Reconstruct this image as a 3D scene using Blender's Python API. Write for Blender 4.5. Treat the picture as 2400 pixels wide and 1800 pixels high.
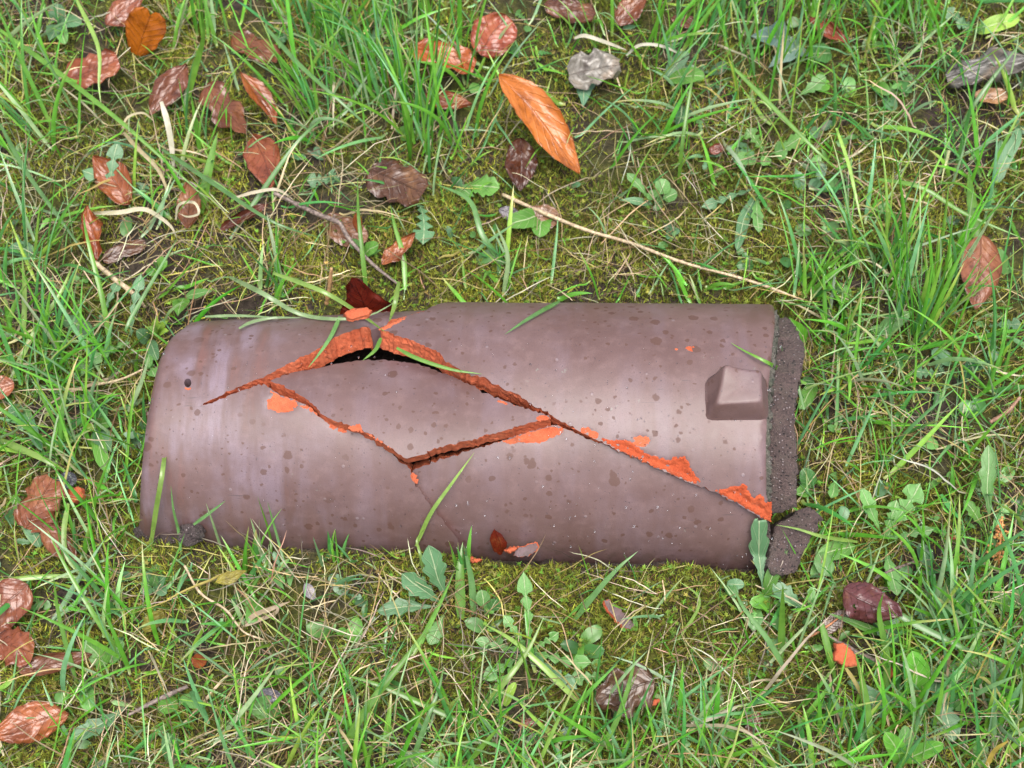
import bpy, bmesh, math, random
import numpy as np
from mathutils import Vector, Matrix
from mathutils.geometry import delaunay_2d_cdt

SC = bpy.context.scene
for _o in list(bpy.data.objects):
    bpy.data.objects.remove(_o)
COL = SC.collection
rng = np.random.default_rng(11)
random.seed(11)

# ------------------------------------------------------------------ camera
PITCH, DIST, HFOV = math.radians(64), 1.0, math.radians(36)
cam_d = bpy.data.cameras.new('camera')
cam = bpy.data.objects.new('camera', cam_d)
COL.objects.link(cam)
CAM = np.array([0.0, -DIST * math.cos(PITCH), DIST * math.sin(PITCH)])
cam.location = CAM
cam.rotation_euler = (math.pi / 2 - PITCH, 0, 0)
cam_d.sensor_width = 36
cam_d.lens = 18 / math.tan(HFOV / 2)
cam_d.clip_start = 0.05
cam_d.clip_end = 400
cam_d.dof.use_dof = True
cam_d.dof.focus_distance = 0.93
cam_d.dof.aperture_fstop = 11
SC.camera = cam
FWD = np.array([0, math.cos(PITCH), -math.sin(PITCH)])
UPV = np.array([0, math.sin(PITCH), math.cos(PITCH)])
TH = math.tan(HFOV / 2)

# ------------------------------------------------------------------ light: bright overcast
SUN_EL, SUN_AZ = math.radians(81), math.radians(150)
w = bpy.data.worlds.new('World')
SC.world = w
w.use_nodes = True
nt = w.node_tree
bg = nt.nodes['Background']
sky = nt.nodes.new('ShaderNodeTexSky')
sky.sky_type = 'NISHITA'
sky.sun_disc = False
sky.sun_elevation = SUN_EL
sky.sun_rotation = SUN_AZ
sky.dust_density = 6.0
sky.air_density = 1.0
sky.ozone_density = 1.0
hs = nt.nodes.new('ShaderNodeHueSaturation')
hs.inputs['Saturation'].default_value = 0.7
nt.links.new(sky.outputs[0], hs.inputs['Color'])
nt.links.new(hs.outputs[0], bg.inputs[0])
bg.inputs[1].default_value = 0.12
sun_d = bpy.data.lights.new('sun', 'SUN')
sun_d.energy = 1.25
sun_d.angle = math.radians(45)
sun_d.color = (1.0, 0.985, 0.97)
sun = bpy.data.objects.new('sun', sun_d)
COL.objects.link(sun)
sdir = Vector((math.sin(SUN_AZ) * math.cos(SUN_EL), math.cos(SUN_AZ) * math.cos(SUN_EL), math.sin(SUN_EL)))
sun.rotation_euler = sdir.to_track_quat('Z', 'Y').to_euler()
SC.view_settings.view_transform = 'Standard'
SC.view_settings.look = 'None'
SC.view_settings.exposure = 1.48
SC.view_settings.gamma = 1
SC.view_settings.use_curve_mapping = False
SC.render.engine = 'CYCLES'
SC.cycles.use_denoising = True
SC.cycles.max_bounces = 8
SC.cycles.transparent_max_bounces = 8

# ------------------------------------------------------------------ numeric helpers
def ray(px, py):
    u = (px - 1200) / 1200 * TH
    v = -(py - 900) / 1200 * TH
    d = FWD + UPV * v
    d = d + np.array([u, 0, 0])
    return d / np.linalg.norm(d)

def proj(P):
    Q = np.asarray(P) - CAM
    z = Q @ FWD
    return 1200 + Q[..., 0] / z / TH * 1200, 900 - (Q @ UPV) / z / TH * 1200

def on_plane(px, py, z=0.0):
    d = ray(px, py)
    return CAM + d * ((z - CAM[2]) / d[2])

def px_scale(P):
    return float((np.asarray(P) - CAM) @ FWD) * TH / 1200     # metres per photo pixel there

def hash2(ix, iy, seed):
    h = (ix.astype(np.int64) * 374761393 + iy.astype(np.int64) * 668265263 + seed * 974711) & 0xFFFFFFFF
    h = ((h ^ (h >> 13)) * 1274126177) & 0xFFFFFFFF
    return ((h ^ (h >> 16)) & 0xFFFF) / 65535.0

def vnoise(x, y, f, seed=0):
    x = np.asarray(x, float) * f; y = np.asarray(y, float) * f
    ix = np.floor(x); iy = np.floor(y)
    fx = x - ix; fy = y - iy
    fx = fx * fx * (3 - 2 * fx); fy = fy * fy * (3 - 2 * fy)
    a = hash2(ix, iy, seed); b = hash2(ix + 1, iy, seed); c = hash2(ix, iy + 1, seed); d = hash2(ix + 1, iy + 1, seed)
    return (a * (1 - fx) + b * fx) * (1 - fy) + (c * (1 - fx) + d * fx) * fy * 1.0 - 0.5

def fbm(x, y, f, seed=0, o=4):
    s = 0; a = 1.0
    for k in range(o):
        s = s + a * vnoise(x, y, f * 2 ** k, seed + k * 17); a *= 0.5
    return s

def sstep(x, a, b):
    t = np.clip((x - a) / (b - a), 0, 1)
    return t * t * (3 - 2 * t)

def in_poly(P, poly):
    P = np.asarray(P); poly = np.asarray(poly)
    inside = np.zeros(len(P), bool)
    x, y = P[:, 0], P[:, 1]
    j = len(poly) - 1
    for i in range(len(poly)):
        xi, yi = poly[i]; xj, yj = poly[j]
        if yi != yj:
            c = ((yi > y) != (yj > y)) & (x < (xj - xi) * (y - yi) / (yj - yi) + xi)
            inside ^= c
        j = i
    return inside

def poly_dist(P, poly, closed=True):
    P = np.asarray(P); poly = np.asarray(poly)
    best = np.full(len(P), 1e9)
    n = len(poly)
    for i in range(n if closed else n - 1):
        a = poly[i]; b = poly[(i + 1) % n]
        ab = b - a
        t = np.clip(((P - a) @ ab) / max(ab @ ab, 1e-18), 0, 1)
        best = np.minimum(best, np.linalg.norm(P - a - t[:, None] * ab, axis=1))
    return best

# ------------------------------------------------------------------ object helpers
def tag(o, label=None, cat=None, group=None, kind=None):
    if label: o['label'] = label
    if cat: o['category'] = cat
    if group: o['group'] = group
    if kind: o['kind'] = kind
    return o

def empty(name, loc, label, cat, group=None):
    o = bpy.data.objects.new(name, None)
    o.empty_display_size = 0.01
    o.location = Vector(loc)
    COL.objects.link(o)
    return tag(o, label, cat, group)

def mesh_np(name, V, F, mat, parent=None, smooth=True, attrs=None, origin=None):
    """V (N,3); F (M,3) or (M,4) int array or list of faces"""
    V = np.asarray(V, np.float32)
    if parent is not None and origin is None:
        origin = np.array(parent_world(parent))
    if origin is not None:
        V = V - np.asarray(origin, np.float32)
    me = bpy.data.meshes.new(name)
    if isinstance(F, np.ndarray):
        k = F.shape[1]
        me.vertices.add(len(V)); me.vertices.foreach_set('co', V.ravel())
        me.loops.add(F.size); me.loops.foreach_set('vertex_index', F.astype(np.int32).ravel())
        me.polygons.add(len(F))
        me.polygons.foreach_set('loop_start', np.arange(0, F.size, k, dtype=np.int32))
        me.update(calc_edges=True)
    else:
        me.from_pydata([tuple(map(float, v)) for v in V], [], [tuple(map(int, f)) for f in F])
    me.polygons.foreach_set('use_smooth', np.full(len(me.polygons), smooth))
    if attrs:
        for an, (ty, arr) in attrs.items():
            at = me.attributes.new(an, ty, 'POINT')
            if ty == 'FLOAT_COLOR':
                a4 = np.ones((len(V), 4), np.float32); a4[:, :arr.shape[1]] = arr
                at.data.foreach_set('color', a4.ravel())
            elif ty == 'FLOAT_VECTOR':
                at.data.foreach_set('vector', np.asarray(arr, np.float32).ravel())
            else:
                at.data.foreach_set('value', np.asarray(arr, np.float32).ravel())
    me.validate()
    me.materials.append(mat)
    o = bpy.data.objects.new(name, me)
    COL.objects.link(o)
    if parent is not None:
        o.parent = parent
        if origin is not None:
            o.location = Vector(np.asarray(origin, float)) - Vector(parent_world(parent))
    elif origin is not None:
        o.location = Vector(np.asarray(origin, float))
    return o

def parent_world(p):
    v = Vector((0, 0, 0))
    while p is not None:
        v = v + p.location; p = p.parent
    return tuple(v)

# ------------------------------------------------------------------ materials
class NT:
    def __init__(s, name):
        s.m = bpy.data.materials.new(name); s.m.use_nodes = True
        s.t = s.m.node_tree; s.n = s.t.nodes; s.b = s.n['Principled BSDF']; s.out = s.n['Material Output']
    def add(s, ty, **kw):
        nd = s.n.new(ty)
        for k, v in kw.items():
            setattr(nd, k, v)
        return nd
    def link(s, a, b):
        s.t.links.new(a, b)
    def setin(s, nd, key, v):
        if isinstance(v, bpy.types.NodeSocket): s.link(v, nd.inputs[key])
        else: nd.inputs[key].default_value = v
    def math(s, op, a, b=0.0, c=0.0, clamp=False):
        nd = s.add('ShaderNodeMath', operation=op, use_clamp=clamp)
        s.setin(nd, 0, a); s.setin(nd, 1, b); s.setin(nd, 2, c)
        return nd.outputs[0]
    def step(s, v, a, b, lo=0.0, hi=1.0):
        nd = s.add('ShaderNodeMapRange', interpolation_type='SMOOTHSTEP')
        s.setin(nd, 0, v); s.setin(nd, 1, a); s.setin(nd, 2, b); s.setin(nd, 3, lo); s.setin(nd, 4, hi)
        return nd.outputs[0]
    def mix(s, f, a, b, mode='MIX'):
        nd = s.add('ShaderNodeMix', data_type='RGBA', blend_type=mode)
        s.setin(nd, 0, f)
        s.setin(nd, 6, a if isinstance(a, bpy.types.NodeSocket) else (*a, 1))
        s.setin(nd, 7, b if isinstance(b, bpy.types.NodeSocket) else (*b, 1))
        return nd.outputs[2]
    def noise(s, vec, scale, detail=4, rough=0.6, dist=0.0):
        nd = s.add('ShaderNodeTexNoise')
        if vec is not None: s.link(vec, nd.inputs['Vector'])
        nd.inputs['Scale'].default_value = scale; nd.inputs['Detail'].default_value = detail
        nd.inputs['Roughness'].default_value = rough; nd.inputs['Distortion'].default_value = dist
        return nd
    def vor(s, vec, scale, feature='F1'):
        nd = s.add('ShaderNodeTexVoronoi', feature=feature)
        if vec is not None: s.link(vec, nd.inputs['Vector'])
        nd.inputs['Scale'].default_value = scale
        return nd
    def attr(s, name, ty='GEOMETRY'):
        return s.add('ShaderNodeAttribute', attribute_name=name, attribute_type=ty)
    def bump(s, h, strength=0.5, dist=0.001):
        nd = s.add('ShaderNodeBump'); nd.inputs['Strength'].default_value = strength
        nd.inputs['Distance'].default_value = dist
        s.link(h, nd.inputs['Height'])
        s.link(nd.outputs[0], s.b.inputs['Normal'])
        return nd
    def mapping(s, vec, scale):
        nd = s.add('ShaderNodeVectorMath', operation='MULTIPLY')
        s.link(vec, nd.inputs[0]); nd.inputs[1].default_value = scale
        return nd.outputs[0]
    def translucent(s, color, amt):
        tr = s.add('ShaderNodeBsdfTranslucent'); s.link(color, tr.inputs[0])
        mx = s.add('ShaderNodeMixShader'); mx.inputs[0].default_value = amt
        s.link(s.b.outputs[0], mx.inputs[1]); s.link(tr.outputs[0], mx.inputs[2])
        s.link(mx.outputs[0], s.out.inputs[0])

def make_clay():
    t = NT('glazed_clay'); st = t.attr('st').outputs['Vector']
    big = t.noise(st, 14, 5, 0.6).outputs[0]
    mid = t.noise(st, 120, 4, 0.65).outputs[0]
    fine = t.noise(st, 1500, 2, 0.6).outputs[0]
    col = t.mix(t.step(big, 0.35, 0.68), (0.086, 0.046, 0.040), (0.110, 0.065, 0.060))
    col = t.mix(t.step(mid, 0.45, 0.75, 0, 0.35), col, (0.165, 0.102, 0.096))
    # blue-white lime bloom, mostly on the narrow end
    sx = t.add('ShaderNodeSeparateXYZ'); t.link(st, sx.inputs[0])
    streak = t.noise(t.mapping(st, (55, 9, 1)), 1.0, 4, 0.6).outputs[0]
    patch = t.noise(st, 22, 4, 0.6).outputs[0]
    left = t.step(sx.outputs[0], 0.17, 0.03)
    bl = t.math('MULTIPLY', t.step(streak, 0.40, 0.62), t.step(patch, 0.32, 0.62))
    bl = t.math('MULTIPLY', bl, t.math('MULTIPLY_ADD', left, 0.30, 0.14))
    col = t.mix(bl, col, (0.22, 0.18, 0.235))
    red = t.math('MULTIPLY', left, t.step(streak, 0.46, 0.30, 0, 0.40))
    col = t.mix(red, col, (0.17, 0.062, 0.045))
    # fired speckle
    col = t.mix(t.step(fine, 0.56, 0.68, 0, 0.45), col, (0.05, 0.032, 0.034))
    fv = t.vor(st, 420); fr = t.add('ShaderNodeSeparateColor'); t.link(fv.outputs['Color'], fr.inputs[0])
    fm = t.math('MULTIPLY', t.step(fv.outputs['Distance'], 0.22, 0.12), t.step(fr.outputs[0], 0.86, 0.9))
    col = t.mix(t.math('MULTIPLY', fm, 0.8), col, (0.045, 0.03, 0.035))
    lv = t.vor(st, 230); lr = t.add('ShaderNodeSeparateColor'); t.link(lv.outputs['Color'], lr.inputs[0])
    lm = t.math('MULTIPLY', t.step(lv.outputs['Distance'], 0.3, 0.15), t.step(lr.outputs[1], 0.972, 0.98))
    col = t.mix(t.math('MULTIPLY', lm, 0.15), col, (0.36, 0.33, 0.36))
    # soaked round water spots, two sizes, gathered in patches
    warp = t.noise(st, 260, 2).outputs['Color']
    wv = t.add('ShaderNodeVectorMath', operation='MULTIPLY_ADD'); t.link(warp, wv.inputs[0]); wv.inputs[1].default_value = (.0032, .0032, 0); t.link(st, wv.inputs[2])
    spots = None
    clump = t.step(t.noise(st, 11, 3).outputs[0], 0.34, 0.50)
    for sc, lo in ((84, 0.12), (150, 0.08), (260, 0.3)):
        v = t.vor(wv.outputs[0], sc)
        r = t.add('ShaderNodeSeparateColor'); t.link(v.outputs['Color'], r.inputs[0])
        rad = t.math('MULTIPLY', t.math('POWER', r.outputs[0], 2.0), 0.30)
        m = t.math('SUBTRACT', v.outputs['Distance'], rad)
        m = t.step(m, 0.035, -0.03)
        m = t.math('MULTIPLY', m, t.step(r.outputs[1], lo, lo + 0.05, 0, 1))
        spots = m if spots is None else t.math('MAXIMUM', spots, m)
    spots = t.math('MULTIPLY', spots, clump)
    col = t.mix(t.math('MULTIPLY', spots, 0.74), col, (0.062, 0.025, 0.015))
    # mud splashed up along the foot
    mud = t.math('MULTIPLY', t.step(sx.outputs[1], 0.040, 0.002), t.step(t.noise(st, 75, 5, 0.7).outputs[0], 0.47, 0.62))
    col = t.mix(t.math('MULTIPLY', mud, 0.75), col, (0.048, 0.032, 0.022))
    # scuffs: short dark scratches, grey-green lichen dust
    sc1 = t.noise(t.mapping(st, (34, 520, 1)), 1.0, 3, 0.6).outputs[0]; sc2 = t.noise(st, 26, 2).outputs[0]
    scr = t.math('MULTIPLY', t.step(sc1, 0.64, 0.69), t.step(sc2, 0.56, 0.64))
    col = t.mix(t.math('MULTIPLY', scr, 0.7), col, (0.05, 0.035, 0.035))
    lic = t.math('MULTIPLY', t.step(t.noise(st, 190, 4, 0.7).outputs[0], 0.64, 0.70), t.step(t.noise(st, 19, 2).outputs[0], 0.55, 0.66))
    col = t.mix(t.math('MULTIPLY', lic, 0.6), col, (0.15, 0.155, 0.13))
    t.link(col, t.b.inputs['Base Color'])
    ro = t.math('MULTIPLY_ADD', mid, 0.22, 0.36)
    ro = t.math('MULTIPLY_ADD', spots, 0.16, ro)
    t.link(ro, t.b.inputs['Roughness'])
    t.b.inputs['Specular IOR Level'].default_value = 0.5
    h = t.math('MULTIPLY_ADD', fine, 0.25, t.math('MULTIPLY', mid, 0.5))
    h = t.math('MULTIPLY_ADD', fm, -0.5, h)
    h = t.math('MULTIPLY_ADD', lm, 0.8, h)
    t.bump(h, 0.35, 0.0006)
    return t.m

def make_terracotta(name='broken_terracotta', k=(1, 1, 1)):
    t = NT(name)
    sc = lambda c: tuple(a * b for a, b in zip(c, k))
    tc = t.add('ShaderNodeTexCoord').outputs['Object']
    a = t.noise(tc, 90, 6, 0.7).outputs[0]
    b = t.noise(tc, 700, 5, 0.75).outputs[0]
    col = t.mix(t.step(a, 0.3, 0.7), sc((0.32, 0.066, 0.026)), sc((0.41, 0.106, 0.047)))
    col = t.mix(t.step(b, 0.55, 0.75, 0, 0.4), col, sc((0.46, 0.14, 0.07)))
    col = t.mix(t.step(b, 0.42, 0.30, 0, 0.65), col, (0.17, 0.038, 0.018))
    dirt = t.noise(tc, 130, 4, 0.7).outputs[0]
    col = t.mix(t.step(dirt, 0.56, 0.70, 0, 0.55), col, (0.20, 0.07, 0.04))
    t.link(col, t.b.inputs['Base Color'])
    t.b.inputs['Roughness'].default_value = 0.85
    t.b.inputs['Specular IOR Level'].default_value = 0.25
    h = t.math('MULTIPLY_ADD', b, 0.6, a)
    t.bump(h, 0.9, 0.0011)
    return t.m

def make_mortar(name, c0, c1, cmoss, moss):
    t = NT(name)
    tc = t.add('ShaderNodeTexCoord').outputs['Object']
    a = t.noise(tc, 60, 6, 0.7).outputs[0]
    b = t.noise(tc, 900, 4, 0.7).outputs[0]
    v = t.vor(tc, 640); r = t.add('ShaderNodeSeparateColor'); t.link(v.outputs['Color'], r.inputs[0])
    gr = t.math('MULTIPLY', t.step(v.outputs['Distance'], 0.42, 0.22), t.step(r.outputs[0], 0.80, 0.84))
    dk = t.math('MULTIPLY', t.step(v.outputs['Distance'], 0.5, 0.25), t.step(r.outputs[1], 0.80, 0.84))
    col = t.mix(t.step(a, 0.3, 0.7), c0, c1)
    col = t.mix(t.step(b, 0.45, 0.7, 0, 0.5), col, tuple(min(1, x * 1.7) for x in c1))
    col = t.mix(t.math('MULTIPLY', dk, 0.75), col, (0.016, 0.012, 0.014))
    col = t.mix(t.math('MULTIPLY', gr, 0.8), col, (0.40, 0.33, 0.32))
    mm = t.math('MULTIPLY', t.step(t.noise(tc, 120, 4).outputs[0], 0.45, 0.65), moss)
    col = t.mix(mm, col, cmoss)
    t.link(col, t.b.inputs['Base Color'])
    t.b.inputs['Roughness'].default_value = 0.62
    h = t.math('MULTIPLY_ADD', gr, 0.8, b)
    h = t.math('MULTIPLY_ADD', dk, -0.8, h)
    h = t.math('MULTIPLY_ADD', a, 1.5, h)
    t.bump(h, 1.0, 0.003)
    return t.m

def make_leaf(name, dead):
    t = NT(name)
    uv = t.attr('blade_uv').outputs['Vector']
    oi = t.add('ShaderNodeObjectInfo')
    sx = t.add('ShaderNodeSeparateXYZ'); t.link(uv, sx.inputs[0])
    u, v, wd = sx.outputs[0], sx.outputs[1], sx.outputs[2]
    tc = t.add('ShaderNodeTexCoord').outputs['Object']
    av = t.math('ABSOLUTE', v)
    wob = t.noise(tc, 70, 2).outputs[0]
    ph = t.math('FRACT', t.math('MULTIPLY', t.math('MULTIPLY_ADD', wob, 0.10, t.math('MULTIPLY_ADD', av, -0.28, u)), 8.0 if dead else 5.0))
    tri = t.math('ABSOLUTE', t.math('SUBTRACT', ph, 0.5))
    lat = t.step(tri, 0.10, 0.02)
    rib = t.step(av, 0.085, 0.035) if not dead else t.step(av, 0.06, 0.02)
    n = t.noise(tc, 55, 5, 0.65, 0.4); nf = t.noise(tc, 420, 4, 0.7).outputs[0]
    base = oi.outputs['Color']
    if dead:
        dark = t.mix(1.0, base, (0.36, 0.30, 0.30), 'MULTIPLY')
        lite = t.mix(0.22, base, (0.55, 0.28, 0.09))
        col = t.mix(t.step(n.outputs[0], 0.52, 0.30, 0, 0.85), base, dark)
        col = t.mix(t.step(n.outputs[0], 0.52, 0.75, 0, 0.75), col, lite)
        col = t.mix(t.step(nf, 0.58, 0.72, 0, 0.5), col, dark)
        col = t.mix(t.math('MULTIPLY', lat, t.step(nf, 0.35, 0.65, 0.02, 0.24)), col, dark)
        blot = t.noise(tc, 160, 5, 0.75, 0.8).outputs[0]
        col = t.mix(t.step(blot, 0.58, 0.66, 0, 0.55), col, t.mix(1.0, dark, (0.5, 0.45, 0.5), 'MULTIPLY'))
        col = t.mix(t.math('MULTIPLY', rib, 0.45), col, dark)
        ro, tr = 0.16, 0.10
        edge = t.step(av, 0.86, 1.0, 0, 0.45)
        col = t.mix(edge, col, dark)
    else:
        pale = t.mix(0.7, base, (0.45, 0.50, 0.30))
        dark = t.mix(1.0, base, (0.55, 0.65, 0.5), 'MULTIPLY')
        col = t.mix(t.step(n.outputs[0], 0.55, 0.32, 0, 0.6), base, dark)
        col = t.mix(t.math('MULTIPLY', lat, 0.22), col, pale)
        col = t.mix(t.math('MULTIPLY', rib, 0.8), col, pale)
        ro, tr = 0.40, 0.20
    t.link(col, t.b.inputs['Base Color'])
    rr = t.math('MULTIPLY_ADD', n.outputs[0], 0.3, ro - 0.15)
    t.link(rr, t.b.inputs['Roughness'])
    t.b.inputs['Specular IOR Level'].default_value = 0.42
    h = t.math('MULTIPLY_ADD', lat, -0.6, t.math('MULTIPLY', nf, 0.35))
    h = t.math('MULTIPLY_ADD', rib, -1.0, h)
    t.bump(h, 0.5, 0.0012)
    t.translucent(col, tr)
    return t.m

def make_blade(name, rough, trans, spec=0.5):
    t = NT(name)
    c = t.attr('tint').outputs['Color']
    tc = t.add('ShaderNodeTexCoord').outputs['Object']
    n = t.noise(tc, 130, 3, 0.6).outputs[0]
    dark = t.mix(1.0, c, (0.62, 0.68, 0.6), 'MULTIPLY')
    col = t.mix(t.step(n, 0.58, 0.36, 0, 0.6), c, dark)
    t.link(col, t.b.inputs['Base Color'])
    t.b.inputs['Roughness'].default_value = rough
    t.b.inputs['Specular IOR Level'].default_value = spec
    t.translucent(col, trans)
    return t.m

def make_soil():
    t = NT('mossy_soil')
    tc = t.add('ShaderNodeTexCoord').outputs['Object']
    a = t.noise(tc, 18, 6, 0.65).outputs[0]
    b = t.noise(tc, 260, 6, 0.75).outputs[0]
    m = t.attr('mossy').outputs['Fac']
    soil = t.mix(t.step(b, 0.3, 0.7), (0.016, 0.011, 0.009), (0.070, 0.050, 0.040))
    moss = t.mix(t.step(b, 0.35, 0.7), (0.030, 0.034, 0.007), (0.105, 0.110, 0.018))
    f = t.math('MULTIPLY', t.step(a, 0.38, 0.52), m)
    col = t.mix(f, soil, moss)
    t.link(col, t.b.inputs['Base Color'])
    t.b.inputs['Roughness'].default_value = 0.85
    t.b.inputs['Specular IOR Level'].default_value = 0.25
    t.bump(t.math('MULTIPLY_ADD', a, 1.0, b), 1.0, 0.004)
    return t.m

def make_bark(name, c0, c1):
    t = NT(name)
    tc = t.add('ShaderNodeTexCoord').outputs['Object']
    b = t.noise(tc, 420, 4, 0.7).outputs[0]
    a = t.noise(tc, 60, 3).outputs[0]
    col = t.mix(t.step(b, 0.35, 0.65), c0, c1)
    col = t.mix(t.step(a, 0.55, 0.7, 0, 0.6), col, c0)
    t.link(col, t.b.inputs['Base Color']); t.b.inputs['Roughness'].default_value = 0.55
    t.bump(b, 0.6, 0.001)
    return t.m

def make_drop():
    t = NT('water_drop')
    t.b.inputs['Base Color'].default_value = (0.9, 0.95, 1, 1)
    t.b.inputs['Roughness'].default_value = 0.02
    t.b.inputs['Transmission Weight'].default_value = 1.0
    t.b.inputs['IOR'].default_value = 1.33
    return t.m

M_CLAY = make_clay()
M_TERRA = make_terracotta()
M_SPALL = make_terracotta('fresh_spall', (0.86, 0.66, 0.5))
M_MORTAR = make_mortar('sandy_mortar', (0.050, 0.033, 0.030), (0.115, 0.076, 0.068), (0.03, 0.042, 0.022), 0.25)
M_RIM = make_mortar('lichened_mortar', (0.07, 0.062, 0.05), (0.16, 0.15, 0.12), (0.03, 0.045, 0.02), 0.6)
M_DIRT = make_mortar('dark_grit', (0.04, 0.028, 0.027), (0.09, 0.065, 0.062), (0.02, 0.03, 0.015), 0.4)
M_DEAD = make_leaf('dead_leaf', True)
M_GREEN = make_leaf('weed_leaf', False)
M_GRASS = make_blade('grass_blade', 0.27, 0.30, 0.6)
M_DRY = make_blade('dry_blade', 0.5, 0.22, 0.4)
M_MOSS = make_blade('moss_sprig', 0.6, 0.25, 0.3)
M_SOIL = make_soil()
M_TWIG = make_bark('twig_bark', (0.07, 0.048, 0.04), (0.22, 0.17, 0.14))
M_STRAW = make_bark('straw_stem', (0.24, 0.17, 0.10), (0.50, 0.40, 0.25))
M_DROP = make_drop()

# ------------------------------------------------------------------ the ridge tile: tapered half barrel, each fragment on its own cone
Z0 = -0.008
class Cone:
    def __init__(s, yl, yr, Rl, Rr, off=0.0, M=None):
        s.c0 = np.array([-0.235, yl, Z0]); s.c1 = np.array([0.165, yr, Z0])
        s.L = np.linalg.norm(s.c1 - s.c0); s.a = (s.c1 - s.c0) / s.L
        s.n = np.array([-s.a[1], s.a[0], 0]); s.R0, s.R1, s.off = Rl, Rr, off
        s.M = np.eye(4) if M is None else M
        s.Mi = np.linalg.inv(s.M)
    def R(s, q):
        return s.R0 + (s.R1 - s.R0) * q / s.L + s.off
    def point(s, q, th, off=0.0):
        q = np.asarray(q, float); th = np.asarray(th, float)
        r = (s.R(q) + off)
        P = s.c0 + q[..., None] * s.a + (-np.cos(th) * r)[..., None] * s.n + (np.sin(th) * r)[..., None] * np.array([0, 0, 1.0])
        return P @ s.M[:3, :3].T + s.M[:3, 3]
    def hit(s, px, py, off=0.0):
        o = s.Mi[:3, :3] @ CAM + s.Mi[:3, 3]; d = s.Mi[:3, :3] @ ray(px, py)
        w0 = o - s.c0
        k = (s.R1 - s.R0) / s.L
        qa, qb = w0 @ s.a, d @ s.a
        r0 = s.R0 + s.off + off + k * qa; r1 = k * qb
        A = d @ d - qb * qb - r1 * r1
        B = w0 @ d - qa * qb - r0 * r1
        C = w0 @ w0 - qa * qa - r0 * r0
        D = B * B - A * C
        t = (-B - math.sqrt(max(D, 0))) / A
        P = w0 + t * d
        q = P @ s.a
        return q, math.atan2(P[2], -(P @ s.n))
    def at_x(s, px, th):
        lo, hi = -0.2, 0.7
        for _ in range(50):
            m = (lo + hi) / 2
            if proj(s.point(np.array(m), np.array(th)))[0] < px: lo = m
            else: hi = m
        return (lo + hi) / 2, th
    # flat parameters (q, t) with t an arc length
    def flat(s, e, off=0.0):
        q, th = s.at_x(e[1], math.radians(e[2])) if e[0] == 'b' else s.hit(e[0], e[1], off)
        return q, th * RM
    def world(s, QT, off):
        return s.point(QT[:, 0], QT[:, 1] / RM, off)
RM = 0.085

def fit_cone(tops, bots):
    p = np.array([0.0, 0.0, 0.078, 0.088])
    ths = np.radians(np.arange(95, 178, 1.5))
    def res(p):
        c = Cone(*p); r = []
        for (x, y) in tops:
            lo = np.full(len(ths), -0.2); hi = np.full(len(ths), 0.7)
            for _ in range(40):
                m = (lo + hi) / 2
                bx, by = proj(c.point(m, ths))
                lo = np.where(bx < x, m, lo); hi = np.where(bx < x, hi, m)
            r.append(by.min() - y)
        for (x, y) in bots:
            q, th = c.at_x(x, 0.0)
            r.append(proj(c.point(np.array(q), np.array(th)))[1] - y)
        return np.array(r)
    for it in range(8):
        r = res(p); J = np.zeros((4, 4))
        for i in range(4):
            d = p.copy(); d[i] += 1e-4
            J[:, i] = (res(d) - r) / 1e-4
        p = p - np.linalg.solve(J, r)
    return p

PL = fit_cone([(440, 754), (1000, 727)], [(325, 1285), (1000, 1330)])
PB = fit_cone([(1100, 709), (1805, 712)], [(1100, 1338), (1786, 1368)])
CL = Cone(*PL)
CB = Cone(*PB)
CC = Cone(*PB, off=-0.0045)

def rot_about(P0, axis, ang):
    R = np.array(Matrix.Rotation(ang, 3, Vector(axis)))
    M = np.eye(4); M[:3, :3] = R; M[:3, 3] = P0 - R @ P0
    return M
_q, _th = CB.hit(1000, 965)
_pivot = CB.point(np.array(_q), np.array(_th), -0.004)
MD = rot_about(_pivot, CB.a, math.radians(-20.5))
MD = rot_about(_pivot, CB.n, math.radians(-1.4)) @ MD
CD = Cone(*PB, off=0.0006, M=MD)

class Slab:
    """a flat tilted face: origin, two in-plane axes and a normal"""
    def __init__(s, px, py, z, tx=0.0, ty=0.0):
        s.o = on_plane(px, py, z)
        s.n = np.array([math.sin(tx), math.sin(ty), 1.0]); s.n /= np.linalg.norm(s.n)
        s.e = np.cross(np.array([0, 1.0, 0]), s.n); s.e /= np.linalg.norm(s.e)
        s.f = np.cross(s.n, s.e)
    def flat(s, e, off=0.0):
        d = ray(e[0], e[1])
        t = ((s.o + s.n * off - CAM) @ s.n) / (d @ s.n)
        P = CAM + t * d - s.o
        return P @ s.e, P @ s.f
    def world(s, QT, off):
        off = np.asarray(off, float) * np.ones(len(QT))
        return s.o + QT[:, :1] * s.e + QT[:, 1:2] * s.f + off[:, None] * s.n

def resample(poly, step, jag, seed):
    """closed polygon: subdivide edges and roughen them a little"""
    r = np.random.default_rng(seed); out = []
    n = len(poly)
    for i in range(n):
        a = np.array(poly[i]); b = np.array(poly[(i + 1) % n]); L = np.linalg.norm(b - a)
        k = max(1, int(round(L / step)))
        nrm = np.array([-(b - a)[1], (b - a)[0]]) / max(L, 1e-9)
        for j in range(k):
            p = a + (b - a) * j / k
            if j: p = p + nrm * r.normal(0, jag)
            out.append(p)
    return np.array(out)

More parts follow.
